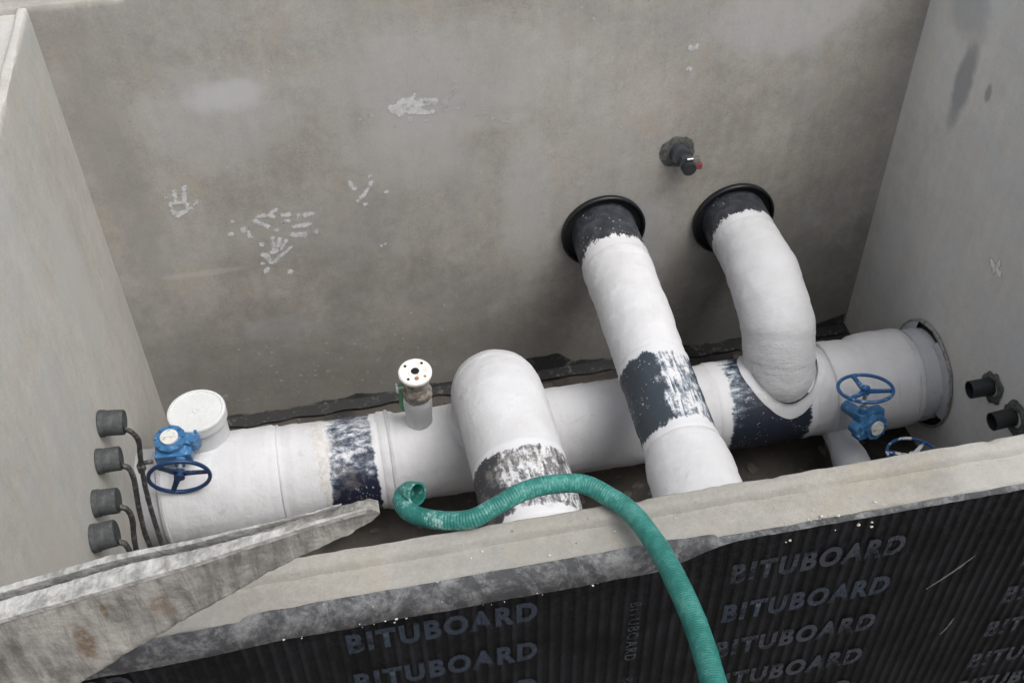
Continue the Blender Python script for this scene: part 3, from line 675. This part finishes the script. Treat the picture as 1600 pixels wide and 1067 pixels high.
def gearbox(name_label, loc, rotm, s=1.0, wheel_off=(0.045, 0, 0), shaft=0.13, wr=.155, rot_spokes=90, wheelmat=None, box_mirror=1, tilt=None):
    """local frame: +Z = indicator face, -Y = shaft direction, gear housing round the Z axis"""
    e = empty('valve_gearbox', loc, label=name_label, category='valve handwheel', group='blue valve gearboxes with handwheels')
    e.rotation_euler = rotm.to_euler()
    def hb(bm):
        add_cyl(bm, (0, 0, 0), .072*s, .088*s, seg=12)                     # worm wheel housing
        add_box(bm, (.012*s, -.052*s, -.012*s), (.16*s, .062*s, .060*s))
        add_cyl(bm, (.088*s*box_mirror, .0, .004*s), .040*s, .07*s, seg=10)
        add_box(bm, (.050*s*box_mirror, .025*s, .006*s), (.11*s, .06*s, .062*s))
    h = bm_obj('housing', hb, BL.m, e, bevel=.006*s)
    for aa in range(0, 360, 45):
        bm_obj('bolt', lambda bm: add_cyl(bm, (.060*s*math.cos(R(aa)), .060*s*math.sin(R(aa)), .046*s), .0075*s, .010*s, seg=6), BL.m, h)
    for bx_, by_ in ((.098, -.028), (.112, .02)):
        bm_obj('bolt', lambda bm: add_cyl(bm, (bx_*s*box_mirror, by_*s, .042*s), .008*s, .014*s, seg=6), BL.m, h)
    bm_obj('indicator', lambda bm: (add_cyl(bm, (0, 0, .050*s), .040*s, .012*s, seg=32), add_box(bm, (0.003, 0, .057*s), (.055*s, .008*s, .004*s))), DIAL.m, e, bevel=.001)
    bm_obj('collar', lambda bm: add_cyl(bm, (wheel_off[0], -.09*s, wheel_off[2]), .024*s, .05*s, 'Y', seg=16), BL.m, e, bevel=.002)
    bm_obj('stem', lambda bm: add_cyl(bm, (0, 0, -.12*s), .036*s, .18*s, seg=20), BL.m, e)
    y_ = -.10*s - shaft
    bm_obj('shaft', lambda bm: add_cyl(bm, (wheel_off[0], -.09*s-shaft/2, wheel_off[2]), .011*s, shaft+.02, 'Y', seg=14), STL.m, e)
    w = empty('handwheel', (wheel_off[0], y_, wheel_off[2])); w.parent = e
    if tilt: w.rotation_euler = tilt
    rr = .0095*s
    bm_obj('wheel_rim', lambda bm: add_torus(bm, (0, 0, 0), wr-rr, rr, 'Y', 64, 12), wheelmat, w)
    for k in range(3):
        a = R(rot_spokes+120*k)
        def sb(bm):
            Mx = Matrix.Rotation(a, 4, 'Y')
            r0, r1 = .012, wr-.010; v = []
            for (x, hw) in ((r0, .017*s), (r1*.55, .012*s), (r1, .0105*s)):
                yb = .018*s*(1-x/r1)
                v.append([bm.verts.new(Mx @ Vector(p)) for p in ((x, yb-.006, -hw), (x, yb-.006, hw), (x, yb+.006, hw), (x, yb+.006, -hw))])
            for A, B in zip(v, v[1:]):
                for q in range(4): bm.faces.new((A[q], A[(q+1) % 4], B[(q+1) % 4], B[q]))
            bm.faces.new(v[0]); bm.faces.new(v[-1][::-1]); bmesh.ops.recalc_face_normals(bm, faces=bm.faces[:])
        bm_obj('spoke', sb, wheelmat, w, bevel=.002)
    bm_obj('hub', lambda bm: add_cyl(bm, (0, .012*s, 0), .024*s, .040*s, 'Y', seg=20), wheelmat, w, bevel=.003)
    return e
# left: indicator looks up, shaft points forward to an upright wheel
gearbox('blue valve gearbox with a dark blue handwheel at the left end of the header pipe', (0.222, -0.945, 0.880), Matrix.Rotation(R(-4), 3, 'Z') @ Matrix.Rotation(R(7), 3, 'X'),
        1.12, (.046, 0, -.012), .085, .157, rot_spokes=-5, wheelmat=BD.m, tilt=(R(3), R(0), R(2)))
# right: indicator looks forward, shaft points up to a level wheel
Rr = Matrix(((1, 0, 0), (0, 0, -1), (0, -1, 0)))  # local Z -> -Y(world), local -Y -> +Z(world)
Rr = Matrix(((1, 0, 0), (0, 0, -1), (0, -1, 0))).transposed()
Rr = Matrix.Rotation(R(-90), 3, 'X') @ Matrix.Rotation(R(180), 3, 'Y') @ Matrix.Rotation(R(180), 3, 'Z') 
def frame(zdir, ydir):
    z = Vector(zdir).normalized(); y = Vector(ydir); y = (y - z*y.dot(z)).normalized(); x = y.cross(z)
    return Matrix((x, y, z)).transposed()
gearbox('bright blue valve gearbox near the right wall, its handwheel held up on a bare shaft', (3.822, -1.38, 0.662), frame((.22, -.97, .28), (0, -.28, -.96)),
        1.0, (.052, 0, -.01), .130, .148, rot_spokes=100, wheelmat=BW.m, box_mirror=1)
gearbox('half hidden blue handwheel splashed white just above the front wall edge', (4.03, -1.56, 0.325), frame((.1, -1, .15), (0, -.10, -1)),
        0.9, (.0, 0, -.01), .11, .142, rot_spokes=30, wheelmat=BX.m)

# small branch leaving the header low down at the right
br = empty('drain_branch', (3.80, -1.0, .33), label='small pale branch pipe under the header pipe beside the right valve', category='pipe')
link('pipe_body', tube_mesh('pipe_body', line((0, 0, 0), (-.01, -.75, -.02), 40), prof([(0, .078), (.3, .080), (.42, .098), (1, .10)]), 48, .002, 6, cap=(False, False)), MT['greywhite'], br)
bm_obj('valve_body', lambda bm: (add_cyl(bm, (.02, -.66, -.05), .12, .06, 'Y'), add_cyl(bm, (.10, -.66, -.05), .035, .16, 'X')), BL.m, br, bevel=.004)

# ------------------------------------------------------------------ left wall: capped stubs with cables
GR = Mat('grey_rubber_cap', 0.65); g1 = GR.noise(GR.obj, 30, 5, .7); GR.color(GR.mix(g1.ss(.35, .7), (0.045, 0.052, 0.052), (0.095, 0.105, 0.105))); GR.bump(g1, .3, .004)
GRD = Mat('dark_rubber', 0.6); GRD.color((0.018, 0.02, 0.021))
CB = Mat('dusty_black_cable', 0.6); g1 = CB.noise(CB.obj, 40, 5, .7); CB.color(CB.mix(g1.ss(.45, .7), (0.035, 0.036, 0.036), (0.16, 0.155, 0.145)))
def stubcap(lab):
    e = empty('conduit_stub', (0, 0, 0), label=lab, category='conduit cap', group='grey capped stubs in a column on the side wall')
    bm_obj('cap', lambda bm: (add_cyl(bm, (.052, 0, 0), .059, .108, 'X', 40), add_cyl(bm, (.014, 0, 0), .063, .026, 'X', 40)), GR.m, e, bevel=.005)
    bm_obj('end_face', lambda bm: add_cyl(bm, (.1075, 0, 0), .052, .006, 'X', 40), GRD.m, e, bevel=.002)
    return e
proto = stubcap('grey capped stub on the side wall, highest of the four')
def copy_thing(o, label):
    c = o.copy(); COL.objects.link(c); c['label'] = label
    for ch in list(o.children):
        d = ch.copy(); COL.objects.link(d); d.parent = c
    return c
caps = [proto] + [copy_thing(proto, 'grey capped stub on the side wall, ' + t) for t in ('second from the top', 'third from the top', 'lowest of the four')]
cp = [(-1.175, 1.335, 1.0), (-1.388, 1.315, .93), (-1.622, 1.31, .96), (-1.80, 1.297, .98)]
for i, (o, (y, z, s_)) in enumerate(zip(caps, cp)):
    o.location = (0, y, z); o.scale = (.96 if i else 1.05, s_, s_); o.rotation_euler = (0, R(5-3*i), R((-3, 2, -2, 4)[i]))
cabs = [[(.10, -1.20, 1.305), (.135, -1.215, 1.29), (.15, -1.21, 1.22), (.130, -1.205, 1.10), (.115, -1.205, 1.0), (.10, -1.22, .83), (.095, -1.255, .58), (.10, -1.29, .25), (.12, -1.32, .02)],
        [(.10, -1.41, 1.29), (.13, -1.42, 1.27), (.135, -1.43, 1.20), (.12, -1.44, 1.08), (.10, -1.43, .92), (.09, -1.43, .75), (.10, -1.42, .4), (.16, -1.40, .02)],
        [(.10, -1.64, 1.285), (.13, -1.65, 1.27), (.135, -1.65, 1.20), (.11, -1.66, 1.05), (.09, -1.65, .85), (.09, -1.64, .4), (.15, -1.60, .02)],
        [(.10, -1.82, 1.275), (.13, -1.83, 1.26), (.135, -1.84, 1.19), (.11, -1.85, 1.02), (.09, -1.84, .7), (.15, -1.80, .02)]]
names = ('first stub, the longest in view', 'second stub from the top', 'third stub from the top', 'lowest stub, the shortest in view')
for c_, nm in zip(cabs, names):
    link('cable', tube_mesh('cable', resample(c_, 70), .0125, 12, .0015, 20), CB.m, label='thin dark cable hanging down the pale wall from the '+nm, category='cable', group='cables hanging from the capped stubs')
# small clamp on the longest cable
def clb(bm):
    add_box(bm, (.118, -1.205, 1.03), (.03, .05, .035)); add_cyl(bm, (.15, -1.195, 1.045), .011, .05, 'X', 8); add_cyl(bm, (.118, -1.205, 1.03), .021, .03, 'Z', 12)
bm_obj('cable_clamp', clb, CB.m, bevel=.003, label='small dark clamp gripping the longest cable', category='clamp')

# ------------------------------------------------------------------ right wall: two open black stubs
BP = Mat('black_pipe_stub', 0.5); BP.color((0.022, 0.026, 0.030))
def openstub(loc, label, rot, ln):
    e = empty('open_stub', loc, label=label, category='pipe stub', group='open black stubs on the side wall'); e.rotation_euler = rot
    link('pipe_end', tube_mesh('pipe_end', line((.0, 0, 0), (-ln, 0, 0), 12), .047, 40, cap=(False, True), wall=.005), BP.m, e)
    link('bore', disc_mesh('bore', (-ln+.036, 0, 0), 'X', .0425, 32), BLK.m, e)
    return e
openstub((4.40, -1.452, .900), 'open black pipe stub nearer the header pipe, upper of the two', (0, R(-3), R(-2)), .118)
openstub((4.40, -1.672, .905), 'open black pipe stub nearer the front wall, lower of the two', (0, R(-3), R(3)), .118)
link('dark_mortar_patch', wall_hole_mesh('dark_mortar_patch', W-.004, -1.47, .905, 'X-', .044, .090, .010, 1.5, amp=.022), DMOR.m, right_wall)
link('dark_mortar_patch', wall_hole_mesh('dark_mortar_patch', W-.004, -1.70, .915, 'X-', .044, .098, .010, 6.5, amp=.022), DMOR.m, right_wall)

# ------------------------------------------------------------------ back wall fitting
BR = Mat('wet_dark_metal', 0.25, metal=0.5); BR.color((0.10, 0.105, 0.115))
RED = Mat('red_plastic', 0.5); RED.color((0.24, 0.055, 0.06))
ft = empty('wall_fitting', (3.115, 0, 1.555), label='small dark metal fitting with a red plug in the back wall above the sleeves', category='pipe fitting')
link('mortar_recess', wall_hole_mesh('mortar_recess', -.018, -.004, .018, 'Y', .045, .100, .006, 2.2, amp=.012), DMOR.m, ft)
bm_obj('elbow', lambda bm: (add_cyl(bm, (-.012, -.03, .02), .052, .055, 'Y', 30), add_cyl(bm, (.012, -.062, -.005), .042, .06, 'Y', 8)), BR.m, ft, bevel=.005)
bm_obj('socket', lambda bm: add_cyl(bm, (.02, -.098, -.030), .040, .045, 'Y', 24), BP.m, ft, bevel=.006)
bm_obj('side_outlet', lambda bm: (add_cyl(bm, (.062, -.070, -.010), .026, .05, 'X', 20)), DMOR.m, ft, bevel=.004)
bm_obj('plug', lambda bm: (add_box(bm, (.076, -.088, -.030), (.044, .03, .036))), RED.m, ft, bevel=.004)
bm_obj('highlight_clip', lambda bm: add_cyl(bm, (.025, -.094, .022), .007, .035, 'X', 10), STL.m, ft)

# ================================================================== FRONT: damp board, lettering, coating
BB = Mat('black_bitumen_board', 0.75, spec=0.12); x_, y_, z_ = BB.xyz(BB.obj); q1 = BB.noise(BB.obj, 6, 6, .7); q2 = BB.noise(BB.obj, 60, 4, .7)
top_ = (z_ + q1*.25).ss(2.45, 2.88)
cc = BB.mix(q1.ss(.35, .7), (0.0035, 0.0038, 0.0044), (0.0075, 0.008, 0.0095))
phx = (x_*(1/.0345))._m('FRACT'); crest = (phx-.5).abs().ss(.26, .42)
cc = BB.mix(crest*(q1.ss(.38, .62)*.6)*(z_.ss(1.2, 2.4)*.7+.2), cc, (0.018, 0.021, 0.026))  # dusty rib crests, with the ribs' highlight also painted into the colour
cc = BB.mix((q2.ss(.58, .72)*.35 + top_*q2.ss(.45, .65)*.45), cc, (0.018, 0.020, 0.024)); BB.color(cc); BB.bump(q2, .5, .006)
board = empty('bitumen_board', (0, -D-T_, 0), label='black ribbed bitumen board with faded lettering on the outside of the front wall', category='board')
YB = -0.008
def boardm():
    vs, fs = [], []; x0, x1 = -.15, 5.6; n = int((x1-x0)/.0034); zs = [-.25, .5, 1.2, 1.7, 2.1, 2.4, 2.6, 2.70, 2.752]
    for i in range(n+1):
        x = x0+(x1-x0)*i/n; ph = (x % .0345)/.0345; s_ = min(1, max(0, (math.cos(2*math.pi*ph)+.35)*1.6)); w = .005*noise.noise(Vector((x*1.1, 5, 0)))
        for z in zs:
            ztop = z if z < 2.75 else 2.750+.012*noise.noise(Vector((x*5, 0, 9)))
            vs.append((x, -.006-.0045*s_+w+.003*noise.noise(Vector((x*3, z*3, 1))), ztop))
    m_ = len(zs)
    for i in range(n):
        for k in range(m_-1): fs.append((i*m_+k, (i+1)*m_+k, (i+1)*m_+k+1, i*m_+k+1))
    return mesh('ribbed_sheet', vs, fs, True)
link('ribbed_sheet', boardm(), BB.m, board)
LT = Mat('faded_blue_grey_print', 0.6); l1 = LT.noise(LT.obj, 7, 4, .6); l2 = LT.noise(LT.obj, 42, 5, .7); lx, ly, lz = LT.xyz(LT.obj)
LT.color((0.024, 0.040, 0.066)); LT.alpha(((l1*1.0 + l2*.55).ss(.52, .80)*.95 - lz.ss(2.35, 1.9)*.35).clamp())
LF = Mat('very_faded_print', 0.6); l1 = LF.noise(LF.obj, 6, 4, .6); l2 = LF.noise(LF.obj, 42, 5, .7); LF.color((0.017, 0.025, 0.038)); LF.alpha((l1 + l2*.7).ss(.66, .95)*.9)
def text_mesh(body, w, h, bold=.045):
    cu = bpy.data.curves.new('letters', 'FONT'); cu.body = body; cu.size = 1.0; cu.offset = bold; cu.space_character = 1.22; cu.resolution_u = 4
    o = bpy.data.objects.new('letters', cu); COL.objects.link(o)
    bpy.context.view_layer.update()
    me = bpy.data.meshes.new_from_object(o.evaluated_get(bpy.context.evaluated_depsgraph_get()))
    bpy.data.objects.remove(o)
    xs = [v.co.x for v in me.vertices]; ys = [v.co.y for v in me.vertices]
    sx, sy = w/(max(xs)-min(xs)), h/(max(ys)-min(ys)); mx, my = min(xs), min(ys)
    for v in me.vertices: v.co = Vector(((v.co.x-mx)*sx, 0, (v.co.y-my)*sy))
    me.name = 'lettering'; return me
tm = text_mesh('BITUBOARD', .50, .092)
tm.materials.append(LT.m); tm2 = tm.copy(); tm2.materials.clear(); tm2.materials.append(LF.m)
def letters(me, x, z, rot=0.0):
    o = bpy.data.objects.new('lettering', me); COL.objects.link(o); o.parent = board; o.location = (x, -.0165, z); o.rotation_euler = (0, rot, 0); return o
rows = [2.552, 2.358, 2.164, 1.97, 1.776, 1.60, 1.40, 1.2]
for ci, x in enumerate((0.045, 1.08, 2.112, 3.03, 4.06)):
    for ri, z in enumerate(rows):
        faint = ci in (0, 3, 4) or (ci == 2 and ri in (0, 2, 3)) or ri > 3
        letters(tm2 if faint else tm, x, z)
sm = text_mesh('WATERPROOFING PROTECTION BOARD', .50, .030, .0); sm.materials.append(LF.m)
tm3 = text_mesh('BITUBOARD', .30, .034, .01); tm3.materials.append(LF.m)
for x in (1.835, ):
    for z in (2.55, 2.15): letters(tm3, x, z, R(90))

# grey bitumen coating lapped over the top edge of the board
CT = Mat('grey_dusty_bitumen_coat', 0.7); k1 = CT.noise(CT.obj, 9, 6, .7, .8); k2 = CT.noise(CT.obj, 48, 5, .75)
cc = CT.mix((k1*.7+k2*.4).ss(.48, .70), (0.045, 0.047, 0.052), (0.20, 0.205, 0.21)); cc = CT.mix((CT.vor(CT.obj, 30).ss(.12, .05)*k1.ss(.52, .6)), cc, (.55, .55, .54)); CT.color(cc); CT.bump(k1*.6+k2*.6, .7, .01)
def coatstrip():
    vs, fs = [], []; x0, x1 = -.15, 5.6; n = 460
    def sm_(a, b, x): t = min(1, max(0, (x-a)/(b-a))); return t*t*(3-2*t)
    for i in range(n+1):
        x = x0+(x1-x0)*i/n
        wob = .004*noise.noise(Vector((x*7, 3, 3)))+.003*noise.noise(Vector((x*25, 3, 3)))
        HH = H-DR
        ht = .012 + .055*(1-sm_(1.85, 2.12, x)) + wob + .010*sm_(2.9, 3.4, x) + .02*(1-sm_(.6, 1.0, x))
        out = .016*(1-sm_(1.85, 2.15, x)) + .008 + .006*sm_(2.9, 3.3, x)
        over = -.012*sm_(.84, .86, x)*(1-sm_(1.9, 2.2, x)) + .003*noise.noise(Vector((x*5, 1, 1))) + .003*noise.noise(Vector((x*18, 2, 1))) - .018*sm_(3.05, 3.3, x)*(1+1.2*noise.noise(Vector((x*12, 1, 1))))
        zt = HH-.006 if over > -.004 else HH+.0035
        vs += [(x, -over+.0, zt), (x, -.004, zt-.001), (x, -.010-out*.25, HH-.012), (x, -.010-out, HH-ht+.004), (x, -.006-out*.6, HH-ht-.006), (x, -.004, HH-ht-.006)]
    for i in range(n):
        for k in range(5): a = i*6+k; fs.append((a, a+6, a+7, a+1))
    return mesh('bitumen_coating', vs, fs, True)
link('bitumen_coating', coatstrip(), CT.m, board)
# pale scratches and cement crumbs on the board
SC = Mat('cement_scratch', 0.8); SC.color((0.13, 0.125, 0.115))
def scratch(pts, r): link('scratch', tube_mesh('scratch', resample([(x, y, z) for x, y, z in pts], 24), lambda u: r*(.4+.8*math.sin(math.pi*u)), 6, .0015, 60), SC.m, board)
scratch([(2.74, -.020, 2.340), (2.80, -.022, 2.41), (2.853, -.022, 2.478)], .0022)
scratch([(2.862, -.019, 2.048), (2.873, -.021, 2.09), (2.885, -.019, 2.138)], .0018)
rc2 = random.Random(11)
def crumbs():
    bm = bmesh.new()
    spots = [(x, -.034-rc2.uniform(-.006, .004), H-.090+rc2.uniform(-.012, .012)) for x in [rc2.gauss(1.19, .05) for _ in range(7)] + [rc2.uniform(.9, 1.75) for _ in range(12)]] + \
            [(rc2.gauss(2.33, .035), rc2.uniform(-.006, .004), H-DR+.004) for _ in range(9)] + [(rc2.uniform(.7, 3.5), rc2.uniform(.01, .08), H-DR+.002) for _ in range(16)] + [(rc2.uniform(2.2, 2.5), -.020, H-.050-rc2.uniform(0, .03)) for _ in range(6)]
    for p in spots:
        r = rc2.choice((.0012, .0016, .0022, .003, .0042)); q = bmesh.ops.create_icosphere(bm, subdivisions=1, radius=r)
        for v in q['verts']: v.co = Vector((v.co.x*rc2.uniform(.7, 1.5), v.co.y*rc2.uniform(.7, 1.4), v.co.z*rc2.uniform(.5, .9))) + Vector(p)
    me = bpy.data.meshes.new('cement_crumbs'); bm.to_mesh(me); bm.free(); return me
CR = Mat('cement_crumb', 0.9); CR.color((0.50, 0.48, 0.44))
link('cement_crumbs', crumbs(), CR.m, kind='stuff', label='pale cement crumbs scattered on the front wall edge', category='crumbs').location = (0, -D-T_, 0)

# ================================================================== cement-crusted steel beam reaching over the front wall
CS = Mat('cement_crusted_steel', 0.75, spec=.4); e1 = CS.noise(CS.obj, 6, 6, .65, .3); e2 = CS.noise(CS.obj, 40, 5, .7); dr = CS.noise(CS.vec(CS.obj, (26, 26, 5)), 1.0, 5, .7, .5)
ex, ey, ez = CS.xyz(CS.obj); ez = ez + 3.0
cc = CS.mix((e1*.6+dr*.55).ss(.42, .72), (0.13, 0.126, 0.115), (0.38, 0.368, 0.34)); cc = CS.mix((e2*.5+dr*.5).ss(.57, .66)*.5, cc, (0.55, 0.54, 0.52))
cc = CS.mix(e2.ss(.36, .30)*.6, cc, (0.10, 0.095, 0.09))
for (sx_, sz_, ra, rb, st_) in ((.545, 2.985, .024, .075, .75), (.725, 3.07, .030, .045, .5), (.612, 3.095, .008, .03, .6)):
    cc = CS.mix(blob(CS, ex, ez, sx_, sz_, ra, rb, .3, 26)*e2.ss(.3, .55)*st_, cc, (0.13, 0.075, 0.030))
CS.color(cc); CS.bump(e1*.4+dr*.6+e2*.4, .9, .012)
CE = Mat('crusted_beam_edge', 0.7); e1 = CE.noise(CE.obj, 45, 5, .7); CE.color(CE.mix((e1*.5+CE.noise(CE.vec(CE.obj, (7, 7, 7)), 1.6, 4, .6)*.6).ss(.40, .70), (0.24, 0.237, 0.225), (0.50, 0.495, 0.48))); CE.bump(e1, .8, .008)
top_l = prof([(-1.5, 2.78), (0.408, 3.124), (0.611, 3.162), (0.814, 3.201), (0.955, 3.237), (1.082, 3.266), (1.173, 3.284), (1.200, 3.287), (1.216, 3.270)])
low_l = prof([(-1.5, 1.72), (-.2, 2.42), (.25, 2.68), (0.494, 2.83), (0.601, 2.904), (0.774, 3.011), (0.901, 3.084), (0.964, 3.125), (1.085, 3.181), (1.144, 3.21), (1.197, 3.242), (1.216, 3.266)])
beam = empty('crusted_beam', (0, -3.44, 3.0), label='cement crusted grey steel beam with rust stains, tapering to a rounded tip above the pit', category='beam')
BO = Vector((0, -3.44, 3.0))
def beamplate(y0, y1, n=300, m_=44):
    vs, fs = [], []; x0, x1 = -1.5, 1.216
    for i in range(n+1):
        x = x0+(x1-x0)*(1-(1-i/n)**1.35); a, b = low_l(x), top_l(x); a += .003*noise.noise(Vector((x*30, 1, 1)))
        for side, y in ((0, y0), (1, y1)):
            for j in range(m_+1):
                z = a+(b-a)*j/m_; p = Vector((x, 0, z)); edge = min(j, m_-j, 3)/3
                d = .0035*noise.noise(p*12) + .0028*noise.noise(Vector((x*60, 3, z*16))) + .0015*noise.noise(p*90)
                yy = y + (-d if side == 0 else d) + (1-edge)*(.004 if side == 0 else -.004)
                vs.append(Vector((x, yy, z)) - BO)
    s = 2*(m_+1)
    for i in range(n):
        for j in range(m_):
            a = i*s+j; fs.append((a, a+s, a+s+1, a+1)); a = i*s+m_+1+j; fs.append((a, a+1, a+s+1, a+s))
        a = i*s; fs.append((a, a+m_+1, a+s+m_+1, a+s)); a = i*s+m_; fs.append((a, a+s, a+s+m_+1, a+m_+1))
    a = n*s
    for j in range(m_): fs.append((a+j, a+m_+1+j, a+m_+2+j, a+j+1))
    return mesh('side_plate', vs, fs, True)
link('side_plate', beamplate(-3.44, -3.410), CS.m, beam)
def strip(name, ya, yb, dz0, dz1, xe, mat, wfun=None):
    """bar along the top line between depths ya..yb, height dz0..dz1 about the top line"""
    vs, fs = [], []; n = 300; x0 = -1.5
    for i in range(n+1):
        x = x0+(xe-x0)*i/n; t = top_l(x); k = max(.12, min(1, (xe-x)/.5)); nn = .0022*noise.noise(Vector((x*45, ya*9, 2)))+.0015*noise.noise(Vector((x*110, ya*9, 2)))
        yA = ya; yB = ya+(yb-ya)*k
        if name == 'rear_plate': off_ = -(1-k)*.045; yA += off_; yB += off_
        for (y, z) in ((yA, t+dz0), (yA, t+dz1*.6+nn), (yA+.003, t+dz1+nn), (yB-.003, t+dz1+nn*1.4), (yB, t+dz1*.6-nn), (yB, t+dz0)):
            vs.append(Vector((x, y, z)) - BO)
    for i in range(n):
        for q in range(6): a = i*6+q; b = i*6+(q+1) % 6; fs.append((a, a+6, b+6, b))
    fs.append(tuple(range(n*6, n*6+6)))
    me = mesh(name, vs, fs); bm = bmesh.new(); bm.from_mesh(me); bmesh.ops.recalc_face_normals(bm, faces=bm.faces[:]); bm.to_mesh(me); bm.free()
    link(name, me, mat, beam)
strip('top_flange', -3.442, -3.394, -.010, .004, 1.19, CE.m)
strip('rear_plate', -3.374, -3.358, -.10, .006, 1.14, CE.m)
strip('web', -3.392, -3.376, -.12, -.065, 1.10, CS.m)

# ================================================================== GREEN HOSE over the wall
HM = Mat('green_rubber_hose', 0.42, spec=0.4); o1 = HM.noise(HM.obj, 16, 6, .7); o2 = HM.noise(HM.obj, 90, 4, .7); hu, hv, _ = HM.xyz(HM.uv)
cc = HM.mix(o1.ss(.35, .65), (0.016, 0.140, 0.120), (0.032, 0.200, 0.172)); 
cc = HM.mix((o1*.6+o2*.5).ss(.56, .66)*(hu.ss(.42, .05)*.8+.12), cc, (0.30, 0.46, 0.43)); cc = HM.mix(o2.ss(.66, .74)*.5, cc, (0.02, 0.08, 0.07))
cc = HM.mix(HM.noise(HM.vec(HM.uv, (260, 7, 1)), 1.0, 2, .5).ss(.52, .62)*(hu-.40).abs().ss(.16, .05)*.5, cc, (0.10, 0.38, 0.32))
rib = ((hu*190)._m('FRACT')-.5).abs()*2
HM.color(cc); HM.bump(o1*.4+o2*.4+rib*.35, .5, .006)
hose=[(1.317, -3.028, 2.79), (1.3, -3.01, 2.778), (1.284, -3.005, 2.765), (1.274, -3.022, 2.758), (1.284, -3.059, 2.768), (1.313, -3.095, 2.779), (1.369, -3.136, 2.8), (1.442, -3.157, 2.815), (1.498, -3.146, 2.829), (1.582, -3.122, 2.846), (1.666, -3.112, 2.843), (1.748, -3.119, 2.829), (1.802, -3.163, 2.821), (1.845, -3.227, 2.823), (1.876, -3.347, 2.839), (1.886, -3.492, 2.868), (1.883, -3.636, 2.902), (1.862, -3.793, 2.952), (1.839, -3.904, 2.995)]
hs_ = resample(hose, 260)
hosem = tube_mesh('hose', hs_, prof([(0, .0320), (.025, .028), (.05, .0250), (.25, .0245), (.45, .026), (.7, .0285), (1, .0285)]), 40, .0012, 22, wall=.0055)
link('hose', hosem, HM.m, label='teal green rubber hose curling over the front wall with its open end above the pit', category='hose')

# ================================================================== debris on the pit floor (kept in the shade behind and below the pipes)
rd = random.Random(5)
def debris():
    bm = bmesh.new()
    for _ in range(420):
        x = rd.uniform(.2, 4.3); y = rd.uniform(-2.6, -.05); r = rd.choice((.006, .008, .01, .014, .02, .028))
        q = bmesh.ops.create_icosphere(bm, subdivisions=2, radius=r); kx, ky, kz = rd.uniform(.7, 1.6), rd.uniform(.7, 1.5), rd.uniform(.35, .8)
        for v in q['verts']:
            w = 1+.6*noise.noise(v.co*(1.3/r)+Vector((x*9, y*9, 0))); v.co = Vector((v.co.x*kx*w, v.co.y*ky*w, v.co.z*kz*w)) + Vector((x, y, r*.2))
    me = bpy.data.meshes.new('mortar_debris'); bm.to_mesh(me); bm.free(); return me
DB = Mat('mortar_debris', 0.9); DB.color((0.12, 0.11, 0.10))
link('mortar_debris', debris(), DB.m, kind='stuff', label='small mortar lumps scattered on the dark pit floor', category='debris')
